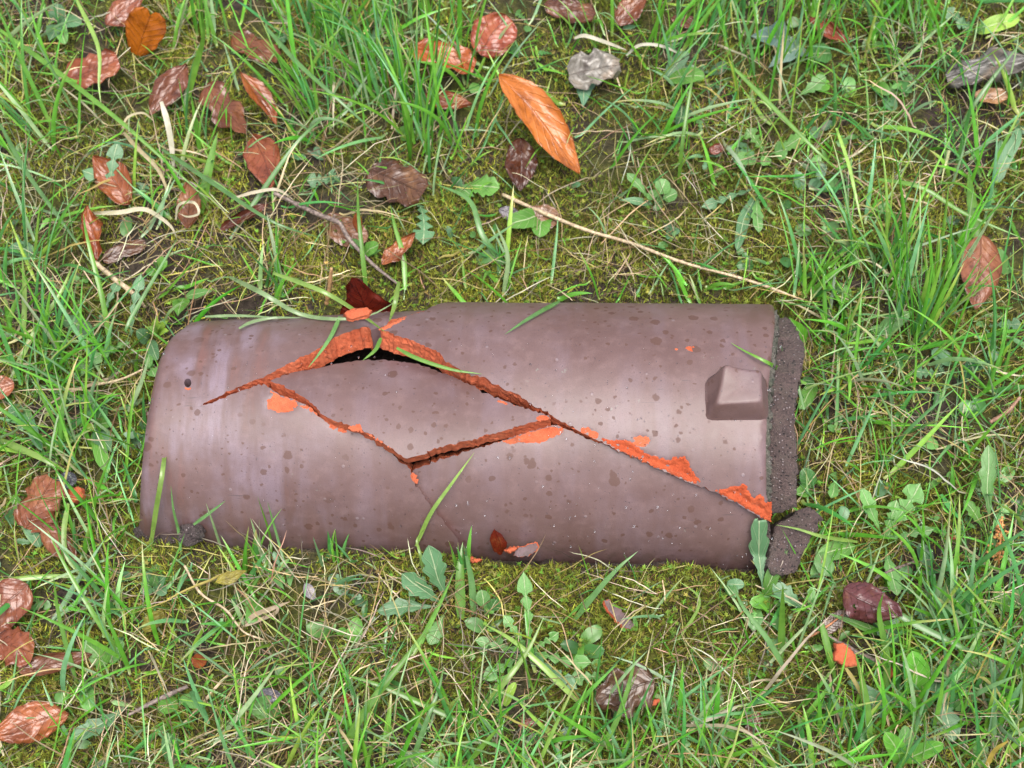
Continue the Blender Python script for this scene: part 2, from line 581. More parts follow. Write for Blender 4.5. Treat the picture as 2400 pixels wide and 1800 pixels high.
def triangulate(poly, step, holes=(), seed=0):
    r = np.random.default_rng(seed)
    lo, hi = poly.min(0), poly.max(0)
    gx = np.arange(lo[0], hi[0], step); gy = np.arange(lo[1], hi[1], step)
    G = np.stack(np.meshgrid(gx, gy), -1).reshape(-1, 2)
    G = G + r.uniform(-.25, .25, G.shape) * step
    k = in_poly(G, poly) & (poly_dist(G, poly) > step * 0.45)
    for h in holes:
        k &= ~in_poly(G, h) & (poly_dist(G, h) > step * 0.35)
    G = G[k]
    pts = [poly]; edges = []; base = 0
    for loop in (poly, *holes):
        n = len(loop)
        edges += [(base + i, base + (i + 1) % n) for i in range(n)]
        base += n
    allp = np.concatenate([poly, *holes, G]) if len(holes) else np.concatenate([poly, G])
    res = delaunay_2d_cdt([Vector(map(float, p)) for p in allp], edges, [], 0, 1e-7)
    V = np.array([[v.x, v.y] for v in res[0]]); F = np.array([list(f) for f in res[2] if len(f) == 3])
    c = V[F].mean(1)
    keep = in_poly(c, poly)
    for h in holes: keep &= ~in_poly(c, h)
    F = F[keep]
    a, b, cc = V[F[:, 0]], V[F[:, 1]], V[F[:, 2]]
    area = (b[:, 0] - a[:, 0]) * (cc[:, 1] - a[:, 1]) - (b[:, 1] - a[:, 1]) * (cc[:, 0] - a[:, 0])
    F[area < 0] = F[area < 0][:, ::-1]
    used = np.unique(F); remap = np.full(len(V), -1); remap[used] = np.arange(len(used))
    return V[used], remap[F]

def boundary(F):
    e = np.concatenate([F[:, [0, 1]], F[:, [1, 2]], F[:, [2, 0]]])
    key = np.sort(e, 1); _, inv, cnt = np.unique(key, axis=0, return_inverse=True, return_counts=True)
    return e[cnt[inv.ravel()] == 1]

def fragment(name, surf, outline, thick, mat, wall_mat, parent=None, step=0.0022, jag=0.00045, seed=1, fresh=None,
             recess=(), holes=(), slant=None, rough=0.0, rough_f=300, round_r=0.0, wall_rough=0.0005, wall_name='broken_edge', origin=None,
             side_parent=None, inner=True):
    """a solid shell piece: top skin + underside in one mesh, torn walls as a sub-part"""
    pl0 = [surf.flat(e) for e in outline]
    poly = resample(pl0, step * 0.75, jag, seed)
    if fresh is not None:      # moulded ends stay clean, only torn edges are ragged
        smooth = resample(pl0, step * 0.75, 0.0, seed)
        qx, qy = proj(surf.world(smooth, np.zeros(len(smooth))))
        fr = np.array([fresh(x, y) for x, y in zip(qx, qy)])
        poly = np.where(fr[:, None], poly, smooth)
    hs = [np.array([surf.flat(e) for e in h]) for h in holes]
    V, F = triangulate(poly, step, hs, seed)
    n = len(V)
    off = fbm(V[:, 0], V[:, 1], 28, seed, 3) * 0.0007 + rough * fbm(V[:, 0], V[:, 1], rough_f, seed + 5, 4)
    for rp, dep, wid in recess:
        q = np.array([surf.flat(e) for e in rp])
        dd = np.where(in_poly(V, q), poly_dist(V, q), 0)
        off = off - dep * sstep(dd, 0, wid)
    E = boundary(F)
    mid = V[E].mean(1)
    pmx, pmy = proj(surf.world(mid, 0))
    is_fresh = np.ones(len(E), bool) if fresh is None else np.array([fresh(x, y) for x, y in zip(pmx, pmy)])
    if round_r and (~is_fresh).any():
        bp = V[np.unique(E[~is_fresh])]
        if hs: bp = bp[poly_dist(bp, hs[0]) > 0.003]
        dist = np.array([np.min(np.linalg.norm(bp - v, axis=1)) for v in V])
        k = np.clip(1 - dist / round_r, 0, 1)
        off = off - round_r * 0.8 * (1 - np.sqrt(1 - k * k * 0.98))
    top = surf.world(V, off)
    bot = surf.world(V, off - thick)
    VV = [top, bot] if inner else [top]
    FF = [F, F[:, ::-1] + n] if inner else [F]
    st = np.stack([V[:, 0], V[:, 1], np.zeros(n)], 1)
    ST = [st, st + np.array([0.3, 0.3, 0])] if inner else [st]
    # outward in-plane normals at boundary vertices
    nv = np.zeros((n, 2)); d = V[E[:, 1]] - V[E[:, 0]]
    en = np.stack([d[:, 1], -d[:, 0]], 1); en /= np.linalg.norm(en, axis=1)[:, None] + 1e-12
    np.add.at(nv, E[:, 0], en); np.add.at(nv, E[:, 1], en)
    nv /= np.linalg.norm(nv, axis=1)[:, None] + 1e-12
    K = 7
    def walls(sel, torn):
        Es = E[sel]
        ids = np.unique(Es); mp = np.full(n, -1); mp[ids] = np.arange(len(ids))
        px, py = proj(surf.world(V[ids], 0))
        sl = np.array([slant(x, y) for x, y in zip(px, py)]) if (slant and torn) else np.zeros(len(ids))
        rows = []; r = np.random.default_rng(seed + 9)
        for k in range(K + 1):
            f = k / K
            nz = (r.normal(0, wall_rough * 0.5, len(ids)) + wall_rough * 1.6 * fbm(V[ids, 0] + 0.7 * V[ids, 1], np.full(len(ids), f * 0.02), 260, seed, 4)) if (torn and 0 < k < K) else 0
            b = V[ids] + nv[ids] * (sl * f + nz)[:, None] if torn else V[ids] + nv[ids] * (round_r * 0.12 * math.sin(f * math.pi))
            rows.append(surf.world(b, off[ids] - thick * f))
        rows.append(surf.world(V[ids], off[ids] - thick))
        W = np.concatenate(rows); m = len(ids); fs = []
        a, b = mp[Es[:, 0]], mp[Es[:, 1]]
        for k in range(K + 1):
            fs.append(np.stack([a + k * m, a + (k + 1) * m, b + (k + 1) * m, b + k * m], 1))
        return W, np.concatenate(fs), np.tile(np.stack([V[ids, 0], V[ids, 1], np.zeros(m)], 1), (K + 2, 1))
    org = parent_world(parent) if parent is not None else (origin if origin is not None else top.mean(0) - np.array([0, 0, thick]))
    faces = [tuple(f) for f in np.concatenate(FF)]
    if (~is_fresh).any():
        W, WF, WS = walls(~is_fresh, False)
        b0 = sum(len(x) for x in VV)
        VV.append(W); ST.append(WS); faces += [tuple(f + b0) for f in WF]
    if wall_mat is mat and is_fresh.any():
        W, WF, WS = walls(is_fresh, True)
        b0 = sum(len(x) for x in VV)
        VV.append(W); ST.append(WS); faces += [tuple(f + b0) for f in WF]
    o = mesh_np(name, np.concatenate(VV), faces, mat, parent, True, {'st': ('FLOAT_VECTOR', np.concatenate(ST))}, org)
    if wall_mat is mat:
        bm = bmesh.new(); bm.from_mesh(o.data); bmesh.ops.remove_doubles(bm, verts=bm.verts, dist=1e-6); bm.to_mesh(o.data); bm.free()
    if is_fresh.any() and wall_mat is not mat:
        W, WF, WS = walls(is_fresh, True)
        mesh_np(wall_name, W, WF, wall_mat, o, False, {'st': ('FLOAT_VECTOR', WS)}, parent_world(o))
    return o

def patch(name, surf, outline, mat, parent, base, lift=0.0003, seed=3, rough=0.0004, recess=None, step=0.0012, jag=0.0004, flat=False):
    """a thin flake scar lying just proud of the skin"""
    poly = resample([surf.flat(e) for e in outline], step, jag, seed)
    V, F = triangulate(poly, step, (), seed)
    dd = poly_dist(V, poly)
    inn = sstep(dd, 0, 0.002)
    off = fbm(V[:, 0], V[:, 1], 28, base, 3) * 0.0007 + lift * sstep(dd, 0, 0.0006) - 0.0001 + rough * inn * (fbm(V[:, 0], V[:, 1], 560, seed, 4) + 0.55)
    if recess:
        for rp, dep, wid in recess:
            q = np.array([surf.flat(e) for e in rp])
            d2 = np.where(in_poly(V, q), poly_dist(V, q), 0)
            off = off - dep * sstep(d2, 0, wid)
    st = np.stack([V[:, 0], V[:, 1], np.zeros(len(V))], 1)
    return mesh_np(name, surf.world(V, off), F, mat, parent, flat is False, {'st': ('FLOAT_VECTOR', st)}, parent_world(parent))

def c1(*pts): return [(300 + x / 2.765, 620 + y / 2.765) for x, y in pts]
def c2(*pts): return [(1000 + x / 2.304, 660 + y / 2.304) for x, y in pts]

TH_T = 0.0135
tile = empty('ridge_tile', on_plane(1080, 1020, 0.0), 'broken brown terracotta ridge tile, cracked into four pieces and half sunk in moss', 'roof tile')

# --- long left fragment with the nail hole
up_edge = c1((466, 918), (505, 893), (560, 868), (700, 796), (800, 757), (890, 722), (1000, 666), (1090, 622), (1200, 568), (1270, 523), (1330, 480), (1400, 447), (1480, 420), (1560, 395), (1655, 362))
lo_edge = c1((525, 900), (575, 884), (700, 832), (800, 796), (880, 772), (905, 795), (935, 812), (985, 848), (1100, 888), (1180, 925), (1232, 985), (1330, 1028), (1380, 1048), (1440, 1078), (1525, 1088), (1600, 1128), (1690, 1192), (1755, 1278), (1808, 1300), (1832, 1348), (1860, 1420), (1900, 1470), (1960, 1560), (2030, 1640))
left_edge = [(325, 1230), (326, 1150), (331, 1080), (338, 1010), (349, 940), (360, 880), (373, 832), (391, 795), (410, 775), (424, 765)]
out_L = ([('b', 322, -6)] + left_edge + [('b', 452, 158), ('b', 475, 185), ('b', 1150, 185), ('b', 1040, 160)] + [(958, 741)] + up_edge[::-1]
         + lo_edge + [(1066, 1255), (1086, 1290), ('b', 1100, -6)])
hole = [(440 + 8.5 * math.cos(a), 897 + 10.5 * math.sin(a)) for a in np.linspace(0, 2 * math.pi, 17)[:-1]]
chip_L = c1((905, 785), (935, 825), (985, 848), (1100, 886), (1185, 925), (1240, 985), (1330, 1025), (1400, 1050), (1440, 1078), (1420, 1086), (1390, 1090), (1320, 1068), (1260, 1022), (1215, 968), (1150, 932), (1095, 915), (1082, 940), (1040, 956), (980, 960), (915, 942), (890, 905), (900, 878), (930, 862), (918, 840), (902, 810))
rec_L = [(chip_L, 0.0007, 0.0015)]
def fresh_L(x, y): return x > 457 and not (y < 760 and x < 905)
frag_L = fragment('fragment', CL, out_L, TH_T, M_CLAY, M_TERRA, tile, fresh=fresh_L, holes=[hole], recess=rec_L, seed=3, round_r=0.0055,
                  slant=lambda x, y: 0.0025 if y < 905 else (-0.009 if (x > 962 and y > 1104) else 0.0005))
frag_L['label'] = 'long left fragment with a nail hole and pale bloom'
patch('flake_scar', CL, chip_L, M_TERRA, frag_L, 3, seed=5, recess=rec_L)
patch('flake_scar', CL, c1((1835, 1348), (1862, 1360), (1884, 1392), (1876, 1422), (1850, 1410), (1832, 1380)), M_TERRA, frag_L, 3, seed=6)
patch('flake_scar', CL, [(430, 902), (436, 908), (444, 909), (450, 904), (448, 912), (441, 915), (433, 912)], M_TERRA, frag_L, 3, seed=7, step=0.0006, jag=0.0001)
# two tiny water blisters at the crest end
# --- right fragment with the lug
edge_B = c1((1640, 416), (1690, 432), (1750, 460), (1830, 488), (1900, 520), (1960, 545), (2022, 572), (2050, 622), (2120, 664), (2212, 712)) + \
    c2((330, 528), (400, 570), (480, 604), (540, 640), (600, 682), (662, 716), (700, 740), (760, 772), (870, 830), (930, 862), (1000, 895), (1080, 930), (1200, 980), (1300, 1030), (1440, 1092), (1560, 1135), (1700, 1212), (1800, 1275), (1862, 1305))
right_edge_B = [(1806, 1215), (1805, 1190), (1797, 1163), (1796, 1050), (1799, 938), (1806, 860), (1811, 812), (1817, 747), (1816, 730)]
out_B = edge_B + right_edge_B + [('b', 1812, 160), ('b', 1808, 185), ('b', 1165, 185), ('b', 1062, 160), (985, 731), (960, 738), (930, 752), (908, 765)]
sp1 = c2((930, 845), (1000, 855), (1050, 856), (1075, 848), (1110, 870), (1140, 892), (1200, 932), (1250, 946), (1300, 962), (1350, 945), (1398, 945), (1415, 970), (1420, 1002), (1450, 1040), (1480, 1085), (1440, 1092), (1300, 1030), (1080, 930), (1000, 893))
sp2 = c2((1550, 1124), (1600, 1118), (1640, 1106), (1672, 1104), (1698, 1092), (1722, 1098), (1742, 1140), (1768, 1172), (1795, 1150), (1818, 1160), (1828, 1192), (1850, 1192), (1864, 1190), (1862, 1300), (1800, 1270), (1700, 1208))
sp3 = c2((1096, 858), (1120, 838), (1150, 830), (1200, 842), (1208, 860), (1190, 886), (1150, 894), (1110, 878))
sp4 = c2((780, 790), (830, 800), (842, 784), (870, 783), (890, 806), (930, 816), (938, 842), (900, 848), (830, 812))
sliver = c1((1625, 425), (1640, 405), (1700, 378), (1770, 350), (1832, 330), (1800, 352), (1740, 388), (1690, 412), (1650, 425))
rec_B = [(sp1, 0.0024, 0.005), (sp2, 0.003, 0.007), (sp3, 0.0008, 0.0015), (sp4, 0.0008, 0.002)]
def fresh_B(x, y): return x < 1790 and not (y < 740 and x > 990)
frag_B = fragment('fragment', CB, out_B, TH_T, M_CLAY, M_TERRA, tile, fresh=fresh_B, recess=rec_B, seed=8, round_r=0.003,
                  slant=lambda x, y: 0.0015 if x < 1100 else 0.002)
frag_B['label'] = 'large right fragment carrying a raised square lug'
for i, (pl, rg) in enumerate(((sp1, 0.0007), (sp2, 0.0008), (sp3, 0.0004), (sp4, 0.0004), (sliver, 0.0003))):
    patch('flake_scar', CB, pl, M_SPALL if i < 2 else M_TERRA, frag_B, 8, seed=20 + i, recess=rec_B, rough=rg, flat=rg > .0006, step=0.0009 if rg > .0006 else 0.0012)
patch('flake_scar', CB, c2((1335, 362), (1352, 352), (1362, 362), (1350, 374)), M_TERRA, frag_B, 8, seed=31, jag=0.0007)
patch('flake_scar', CB, c2((1395, 362), (1420, 348), (1456, 352), (1450, 366), (1425, 378), (1405, 386)), M_TERRA, frag_B, 8, seed=32, jag=0.0008)
# --- lug
def lug():
    H = 0.0115
    top = [(1697, 858), (1787, 868), (1786, 944), (1677, 950)]
    base = [(1648, 890), (1798, 888), (1801, 986), (1651, 988)]
    mid = [(1658, 884), (1795, 884), (1797, 978), (1659, 979)]
    rows = []
    for pts, h, k in ((base, -0.001, 1.02), (base, 0.0004, 1.0), (mid, 0.0022, 1.0), (None, 0.7, 1), (top, H * 0.985, 1.0), ('in', H * 1.02, 0.9)):
        rows.append((pts, h, k))
    fl = lambda pts, h: np.array([CB.flat(e, h) for e in pts])
    N = 10
    def ring(c, rnd):
        out = []
        for i in range(4):
            a, b = c[i], c[(i + 1) % 4]
            for j in range(N):
                out.append(a + (b - a) * j / N)
        out = np.array(out); cen = c.mean(0)
        sm = out.copy()
        for _ in range(rnd):
            sm = 0.5 * sm + 0.25 * np.roll(sm, 1, 0) + 0.25 * np.roll(sm, -1, 0)
        return sm
    b, m, t = fl(base, 0.0), fl(mid, 0.002), fl(top, H)
    cen = t.mean(0)
    rings = [(ring(b, 2), -0.0010), (ring(b * .7 + m * .3, 2), 0.0003), (ring(b * .3 + m * .7, 1), 0.0009), (ring(m, 1), 0.0020), (ring(m * .6 + t * .4, 1), 0.0055), (ring(m * .2 + t * .8, 1), 0.0092),
             (ring(t, 1), H - 0.0007), (ring(cen + (t - cen) * .95, 1), H - 0.0001), (ring(cen + (t - cen) * .8, 1), H), (ring(cen + (t - cen) * .45, 1), H - 0.0003), (ring(cen + (t - cen) * .1, 1), H - 0.0004)]
    V = []; S = []; F = []
    m4 = 4 * N
    for q, h in rings:
        hh = np.full(len(q), h)
        if h > 0.009:     # the back-left corner rises to a pinched lip
            dcor = np.linalg.norm(q - t[0], axis=1)
            hh = hh + 0.0030 * np.exp(-(dcor / 0.006) ** 2)
        V.append(CB.world(q, hh)); S.append(np.stack([q[:, 0], q[:, 1], np.full(len(q), h)], 1))
    for k in range(len(rings) - 1):
        for i in range(m4):
            j = (i + 1) % m4
            F.append((k * m4 + i, k * m4 + j, (k + 1) * m4 + j, (k + 1) * m4 + i))
    F.append(tuple((len(rings) - 1) * m4 + i for i in range(m4)))
    V = np.concatenate(V); V = V + 0.0005 * np.stack([fbm(V[:, 0] + V[:, 2], V[:, 1], 110, 201 + a, 3) for a in range(3)], 1)
    o = mesh_np('lug', V, F, M_CLAY, frag_B, True, {'st': ('FLOAT_VECTOR', np.concatenate(S))}, parent_world(frag_B))
    bm = bmesh.new(); bm.from_mesh(o.data); bmesh.ops.recalc_face_normals(bm, faces=bm.faces); bm.to_mesh(o.data); bm.free()
lug()
# --- lower right fragment
edge_C = [(940, 1125), (955, 1108), (1000, 1090), (1065, 1067), (1110, 1053), (1152, 1041), (1182, 1031), (1226, 1016), (1260, 1006), (1295, 997)] + \
    c2((720, 782), (760, 800), (830, 830), (900, 860), (1000, 892), (1080, 920), (1200, 972), (1300, 1020), (1400, 1060), (1500, 1095), (1560, 1128), (1620, 1160), (1700, 1204), (1770, 1245), (1830, 1274), (1842, 1290))
out_C = edge_C + [(1801, 1240), (1801, 1290), (1797, 1325), (1788, 1358), ('b', 1784, -6), ('b', 1040, -6), (1010, 1235), (975, 1185)]
def fresh_C(x, y): return x < 1793
chip_C = c2((350, 878), (420, 856), (520, 822), (600, 800), (680, 783), (722, 782), (757, 800), (735, 815), (690, 840), (640, 862), (600, 872), (520, 868), (450, 880))
chip_C2 = c2((770, 806), (830, 832), (900, 860), (925, 868), (910, 856), (860, 826), (800, 806))
rec_C = [(chip_C, 0.0008, 0.002)]
frag_C = fragment('fragment', CC, out_C, TH_T, M_CLAY, M_TERRA, tile, fresh=fresh_C, seed=14, recess=rec_C, round_r=0.002, slant=lambda x, y: 0.001)
frag_C['label'] = 'lower right fragment sloping down into the moss'
patch('flake_scar', CC, chip_C, M_TERRA, frag_C, 14, seed=41, recess=rec_C)
# --- sunken diamond in the middle
out_D = [(633, 893), (660, 880), (700, 871), (740, 864), (780, 854), (815, 847), (850, 843), (890, 843), (930, 846), (965, 851), (1000, 860), (1050, 877), (1100, 901), (1150, 925), (1200, 946), (1250, 964), (1286, 972)] + \
    c2((668, 738), (620, 745), (585, 757), (490, 783), (400, 812), (300, 838), (200, 862), (100, 886), (0, 915)) + \
    c1((1940, 1222), (1860, 1243), (1806, 1258)) + [(940, 1066), (925, 1057), (905, 1043), (878, 1023), (862, 1014), (848, 1006), (818, 996), (781, 985), (757, 972), (735, 950), (698, 923), (660, 902)]
chip_D = c1((1425, 1060), (1438, 1045), (1500, 1028), (1512, 1050), (1528, 1090), (1490, 1086), (1450, 1078))
chip_D2 = c1((1538, 1090), (1600, 1115), (1680, 1165), (1716, 1192), (1700, 1192), (1660, 1162), (1590, 1124))
chip_D3 = c2((672, 738), (650, 722), (612, 714), (590, 735), (585, 757), (630, 748))
chip_D4 = c2((355, 618), (400, 640), (440, 660), (500, 672), (450, 672), (380, 650))
frag_D = fragment('fragment', CD, out_D, 0.0105, M_CLAY, M_TERRA, tile, seed=23, slant=lambda x, y: 0.0008 if y > 960 else 0.0, wall_rough=0.0003)
frag_D['label'] = 'sunken diamond-shaped fragment in the middle of the tile'
for i, pl in enumerate((chip_D, chip_D2, chip_D3, chip_D4)):
    patch('flake_scar', CD, pl, M_TERRA, frag_D, 23, seed=50 + i, step=0.0009)

# --- mortar still sticking to the wide end
out_M = [(1770, 735), (1800, 729), (1826, 726), (1850, 748), (1872, 785), (1886, 815), (1882, 850), (1872, 890), (1862, 964), (1863, 1010), (1867, 1050), (1869, 1094), (1866, 1140), (1868, 1188), (1840, 1196), (1812, 1204), (1775, 1190), (1765, 1000)]
CM = Cone(*PB, off=-0.009)
mo = fragment('mortar_bed', CM, out_M, 0.028, M_MORTAR, M_MORTAR, None, seed=33, rough=0.0018, rough_f=300, jag=0.0005, wall_name='crumbled_side', wall_rough=0.0009)
tag(mo, 'strip of dark sandy mortar jutting from the wide end of the tile', 'mortar')
out_R = [(1804, 735), (1819, 728), (1824, 742), (1821, 790), (1816, 850), (1811, 900), (1807, 960), (1805, 1040), (1806, 1100), (1808, 1180), (1800, 1192), (1790, 1180), (1789, 1050), (1792, 940), (1798, 860), (1804, 812), (1808, 760)]
rim = fragment('lichened_rim', Cone(*PB, off=-0.0032), out_R, 0.010, M_RIM, M_RIM, tile, seed=36, rough=0.0032, rough_f=260, jag=0.0008, wall_name='crumbled_side', step=0.0015)
out_R2 = [(1797, 1228), (1804, 1232), (1803, 1290), (1799, 1330), (1791, 1368), (1783, 1362), (1788, 1330), (1793, 1290)]
rim2 = fragment('gritty_rim', Cone(*PB, off=-0.0030), out_R2, 0.010, M_MORTAR, M_MORTAR, tile, seed=37, rough=0.002, rough_f=260, jag=0.0008, wall_name='crumbled_side', step=0.0015)

# detached mortar chunk
out_K = [(1822, 1230), (1862, 1209), (1868, 1196), (1890, 1189), (1910, 1196), (1930, 1217), (1918, 1222), (1917, 1246), (1902, 1250), (1898, 1270), (1880, 1300), (1869, 1337), (1846, 1347), (1812, 1343), (1798, 1325), (1806, 1300), (1812, 1256)]
ck = fragment('mortar_chunk', Slab(1860, 1265, 0.032, 0.10, -0.25), out_K, 0.034, M_MORTAR, M_MORTAR, None, seed=44, rough=0.0016, rough_f=300, jag=0.0004, wall_name='crumbled_side', wall_rough=0.0012)
tag(ck, 'loose dark mortar chunk lying by the lower right corner of the tile', 'mortar')

def lump(name, label, px, py, z, rx, ry, rz, mat, seed, cat='mortar', parent=None):
    c = on_plane(px, py, z); s = px_scale(c)
    bm = bmesh.new(); bmesh.ops.create_icosphere(bm, subdivisions=5, radius=1.0)
    V = np.array([v.co[:] for v in bm.verts]); F = np.array([[v.index for v in f.verts] for f in bm.faces]); bm.free()
    n = 1 + 0.55 * fbm(V[:, 0] * 1.3 + V[:, 2], V[:, 1] * 1.3 - V[:, 2] * .7, 1.1, seed, 3) + 0.28 * fbm(V[:, 0] - V[:, 2], V[:, 1] + V[:, 2], 5, seed + 3, 3)
    V = V * n[:, None] * np.array([rx * s, ry * s, rz * s]) + c
    o = mesh_np(name, V, F, mat, parent, True, None, c - np.array([0, 0, rz * s]))
    return tag(o, label, cat)
lump('mortar_lump', 'dark knobbly mortar lump against the lower left corner of the tile', 447, 1250, 0.021, 29, 24, 21, M_DIRT, 5)
lump('mortar_lump', 'small dark mortar crumb at the foot of the narrow tile end', 334, 1246, 0.008, 18, 15, 13, M_DIRT, 9)
lump('mortar_lump', 'flat crumbly mortar smear between the lump and the narrow tile end', 392, 1262, 0.008, 44, 18, 13, M_DIRT, 15)

# --- loose terracotta shards
def shard(label, outline, z, tx, ty, thick, top_mat, seed, grp=None):
    cx = np.mean([p[0] for p in outline]); cy = np.mean([p[1] for p in outline])
    o = fragment('tile_shard', Slab(cx, cy, z, tx, ty), outline, thick, top_mat, M_TERRA, None, step=0.0014, seed=seed, rough=0.0010 if top_mat is M_TERRA else 0.0002, rough_f=380, wall_rough=0.0006, jag=0.0004)
    return tag(o, label, 'tile shard')
def c7(*pts): return [(800 + x / 2.765, 1250 + y / 2.765) for x, y in pts]
def c8(*pts): return [(1600 + x / 2.37, 1100 + y / 2.37) for x, y in pts]
shard('orange shard with a brown glazed face on moss below the tile', c7((1702, 434), (1740, 432), (1800, 490), (1870, 552), (1900, 600), (1868, 622), (1820, 606), (1780, 560), (1740, 510), (1715, 470)), 0.015, 0.35, -0.1, 0.0035, M_CLAY, 61)
shard('rough orange shard on moss beside the thin dark twig', c8((848, 968), (895, 965), (935, 995), (962, 1030), (972, 1092), (930, 1098), (880, 1080), (842, 1058), (852, 1010)), 0.022, 0.1, -0.3, 0.005, M_TERRA, 62)
shard('orange chip in the grass left of the narrow tile end', [(160, 1148), (182, 1141), (190, 1150), (191, 1166), (176, 1180), (160, 1172)], 0.016, -0.3, -0.3, 0.004, M_TERRA, 63)
shard('pale orange flake lying on top of the tile by the red leaf', c1((1395, 318), (1420, 298), (1480, 282), (1540, 277), (1582, 296), (1560, 322), (1500, 338), (1430, 350)), 0.083, 0.0, 0.15, 0.003, M_TERRA, 64)
shard('orange crumb on the moss right of the loose mortar chunk', c8((714, 478), (730, 472), (740, 488), (730, 508), (716, 500)), 0.010, 0.2, -0.1, 0.003, M_TERRA, 65)
shard('brown and orange shard leaning on the lower tile edge', c2((480, 1438), (540, 1425), (592, 1412), (600, 1440), (570, 1470), (520, 1485), (470, 1480)), 0.024, -0.25, -0.6, 0.0035, M_CLAY, 66)
shard('orange splinter lying along the lower tile edge by the red leaf', c2((425, 1455), (455, 1436), (492, 1440), (480, 1452), (445, 1470)), 0.026, 0.1, -0.6, 0.003, M_TERRA, 67)
shard('thin orange crumb at the foot of the tile below the red leaf', c2((225, 1492), (262, 1498), (300, 1502), (280, 1512), (240, 1515)), 0.016, 0.0, -0.3, 0.003, M_TERRA, 68)
shard('tiny orange crumb right of the dark twig end', c8((1146, 1096), (1160, 1100), (1176, 1150), (1156, 1156), (1142, 1130)), 0.012, 0.2, 0, 0.003, M_TERRA, 69)
shard('orange bit beside the brown lobed leaf', c7((2000, 1090), (2060, 1072), (2064, 1096), (2015, 1116)), 0.018, 0.0, -0.2, 0.003, M_TERRA, 70)

# ------------------------------------------------------------------ ground
_le = [CL.flat(e) for e in left_edge]
_lp = np.array([-math.cos(t / RM) * CL.R(q) for q, t in _le]); _lq = np.array([q for q, t in _le])
_o = np.argsort(_lp); _lp, _lq = _lp[_o], _lq[_o]
_xr = CB.point(np.array(CB.at_x(1868, math.radians(75))[0]), np.array(math.radians(75)))[0]
_xt = CB.point(np.array(CB.at_x(1812, math.radians(30))[0]), np.array(math.radians(30)))[0]

def tile_h(x, y, grow=0.0):
    """height of the tile's outer skin above a ground point, -1 away from it"""
    x = np.asarray(x, float); y = np.asarray(y, float)
    best = np.full(x.shape, -1.0)
    for c, lo, hi in ((CL, -9, 0.02), (CB, 0.02, 9)):
        dx = x - c.c0[0]; dy = y - c.c0[1]
        q = dx * c.a[0] + dy * c.a[1]; p = dx * c.n[0] + dy * c.n[1]
        R = c.R(q) + grow
        ok = (np.abs(p) < R) & (x >= lo) & (x < hi) & (q > np.interp(p, _lp, _lq) - grow)
        xe = np.where(p < -0.03, _xt, _xr)
        ok &= x < xe + grow
        best = np.where(ok, Z0 + np.sqrt(np.maximum(R * R - p * p, 0)), best)
    return best

def front_dist(x, y):
    """distance in front of the tile's lower long edge (positive towards the viewer)"""
    dx = x - CB.c0[0]; dy = y - CB.c0[1]
    q = dx * CB.a[0] + dy * CB.a[1]; p = dx * CB.n[0] + dy * CB.n[1]
    return -p - CB.R(q), q

def gz(x, y):
    x = np.asarray(x, float); y = np.asarray(y, float)
    fade = np.exp(-((np.maximum(np.abs(x), np.abs(y)) / 6) ** 2))
    z = (0.010 * fbm(x, y, 9, 3, 3) + 0.006 * fbm(x, y, 45, 7, 3)) * (0.3 + 0.7 * fade)
    d, q = front_dist(x, y)
    along = sstep(q, -0.02, 0.05) * sstep(q, 0.46, 0.40)
    z = z + 0.014 * along * np.exp(-((d - 0.010) / 0.022) ** 2) * (0.75 + 0.9 * vnoise(x, y, 40, 91))
    # earth hollow behind the narrow end
    hx, hy = HOL[0], HOL[1]
    z = z - 0.016 * np.exp(-(((x - hx) / 0.035) ** 2 + ((y - hy) / 0.014) ** 2))
    inside = tile_h(x, y, -0.004) > 0
    z = np.where(inside, np.minimum(z, -0.012), z)
    return z
HOL = on_plane(505, 722, 0.0)

def axis_coords(lo, hi, step):
    mid = np.arange(lo, hi + step / 2, step)
    g = []; d = step
    while (g[-1] if g else 0) < 60:
        d *= 1.35; g.append((g[-1] if g else 0) + d)
    g = np.array(g)
    return np.concatenate([lo - g[::-1], mid, hi + g])
gx = axis_coords(-0.52, 0.52, 0.003); gy = axis_coords(-0.42, 0.58, 0.003)
GX, GY = np.meshgrid(gx, gy)
GZ = gz(GX, GY)
nx, ny = len(gx), len(gy)
ii = (np.arange(ny - 1)[:, None] * nx + np.arange(nx - 1)[None]).ravel()
QF = np.stack([ii, ii + 1, ii + nx + 1, ii + nx], 1)
mossy = np.ones(nx * ny)
mossy = 1 - 0.95 * np.exp(-(((GX - HOL[0]) / 0.05) ** 2 + ((GY - HOL[1]) / 0.02) ** 2)).ravel()
mossy *= np.clip(0.9 + 2.2 * fbm(GX, GY, 16, 77, 3), 0.1, 1).ravel()
mossy *= np.where(tile_h(GX, GY, 0.0).ravel() > 0, 0.0, 1)
gnd = mesh_np('ground', np.stack([GX.ravel(), GY.ravel(), GZ.ravel()], 1), QF, M_SOIL, None, True, {'mossy': ('FLOAT', mossy)})
tag(gnd, kind='structure')

def G(px, py, dz=0.0):
    """point dz above the ground under a photo pixel"""
    z = 0.0
    for _ in range(3):
        P = on_plane(px, py, z + dz); z = float(gz(P[0], P[1]))
        if z < -0.02: z = -0.02
    return P

# ------------------------------------------------------------------ what lies and grows where (photo pixels)
RED, PINK, ORG, COP = (0.27, 0.07, 0.03), (0.33, 0.125, 0.075), (0.58, 0.20, 0.02), (0.42, 0.145, 0.045)
BRN, DRK, PUR, TAN, GRY, MAR = (0.24, 0.105, 0.055), (0.085, 0.045, 0.035), (0.15, 0.085, 0.09), (0.46, 0.27, 0.16), (0.24, 0.22, 0.185), (0.17, 0.022, 0.012)
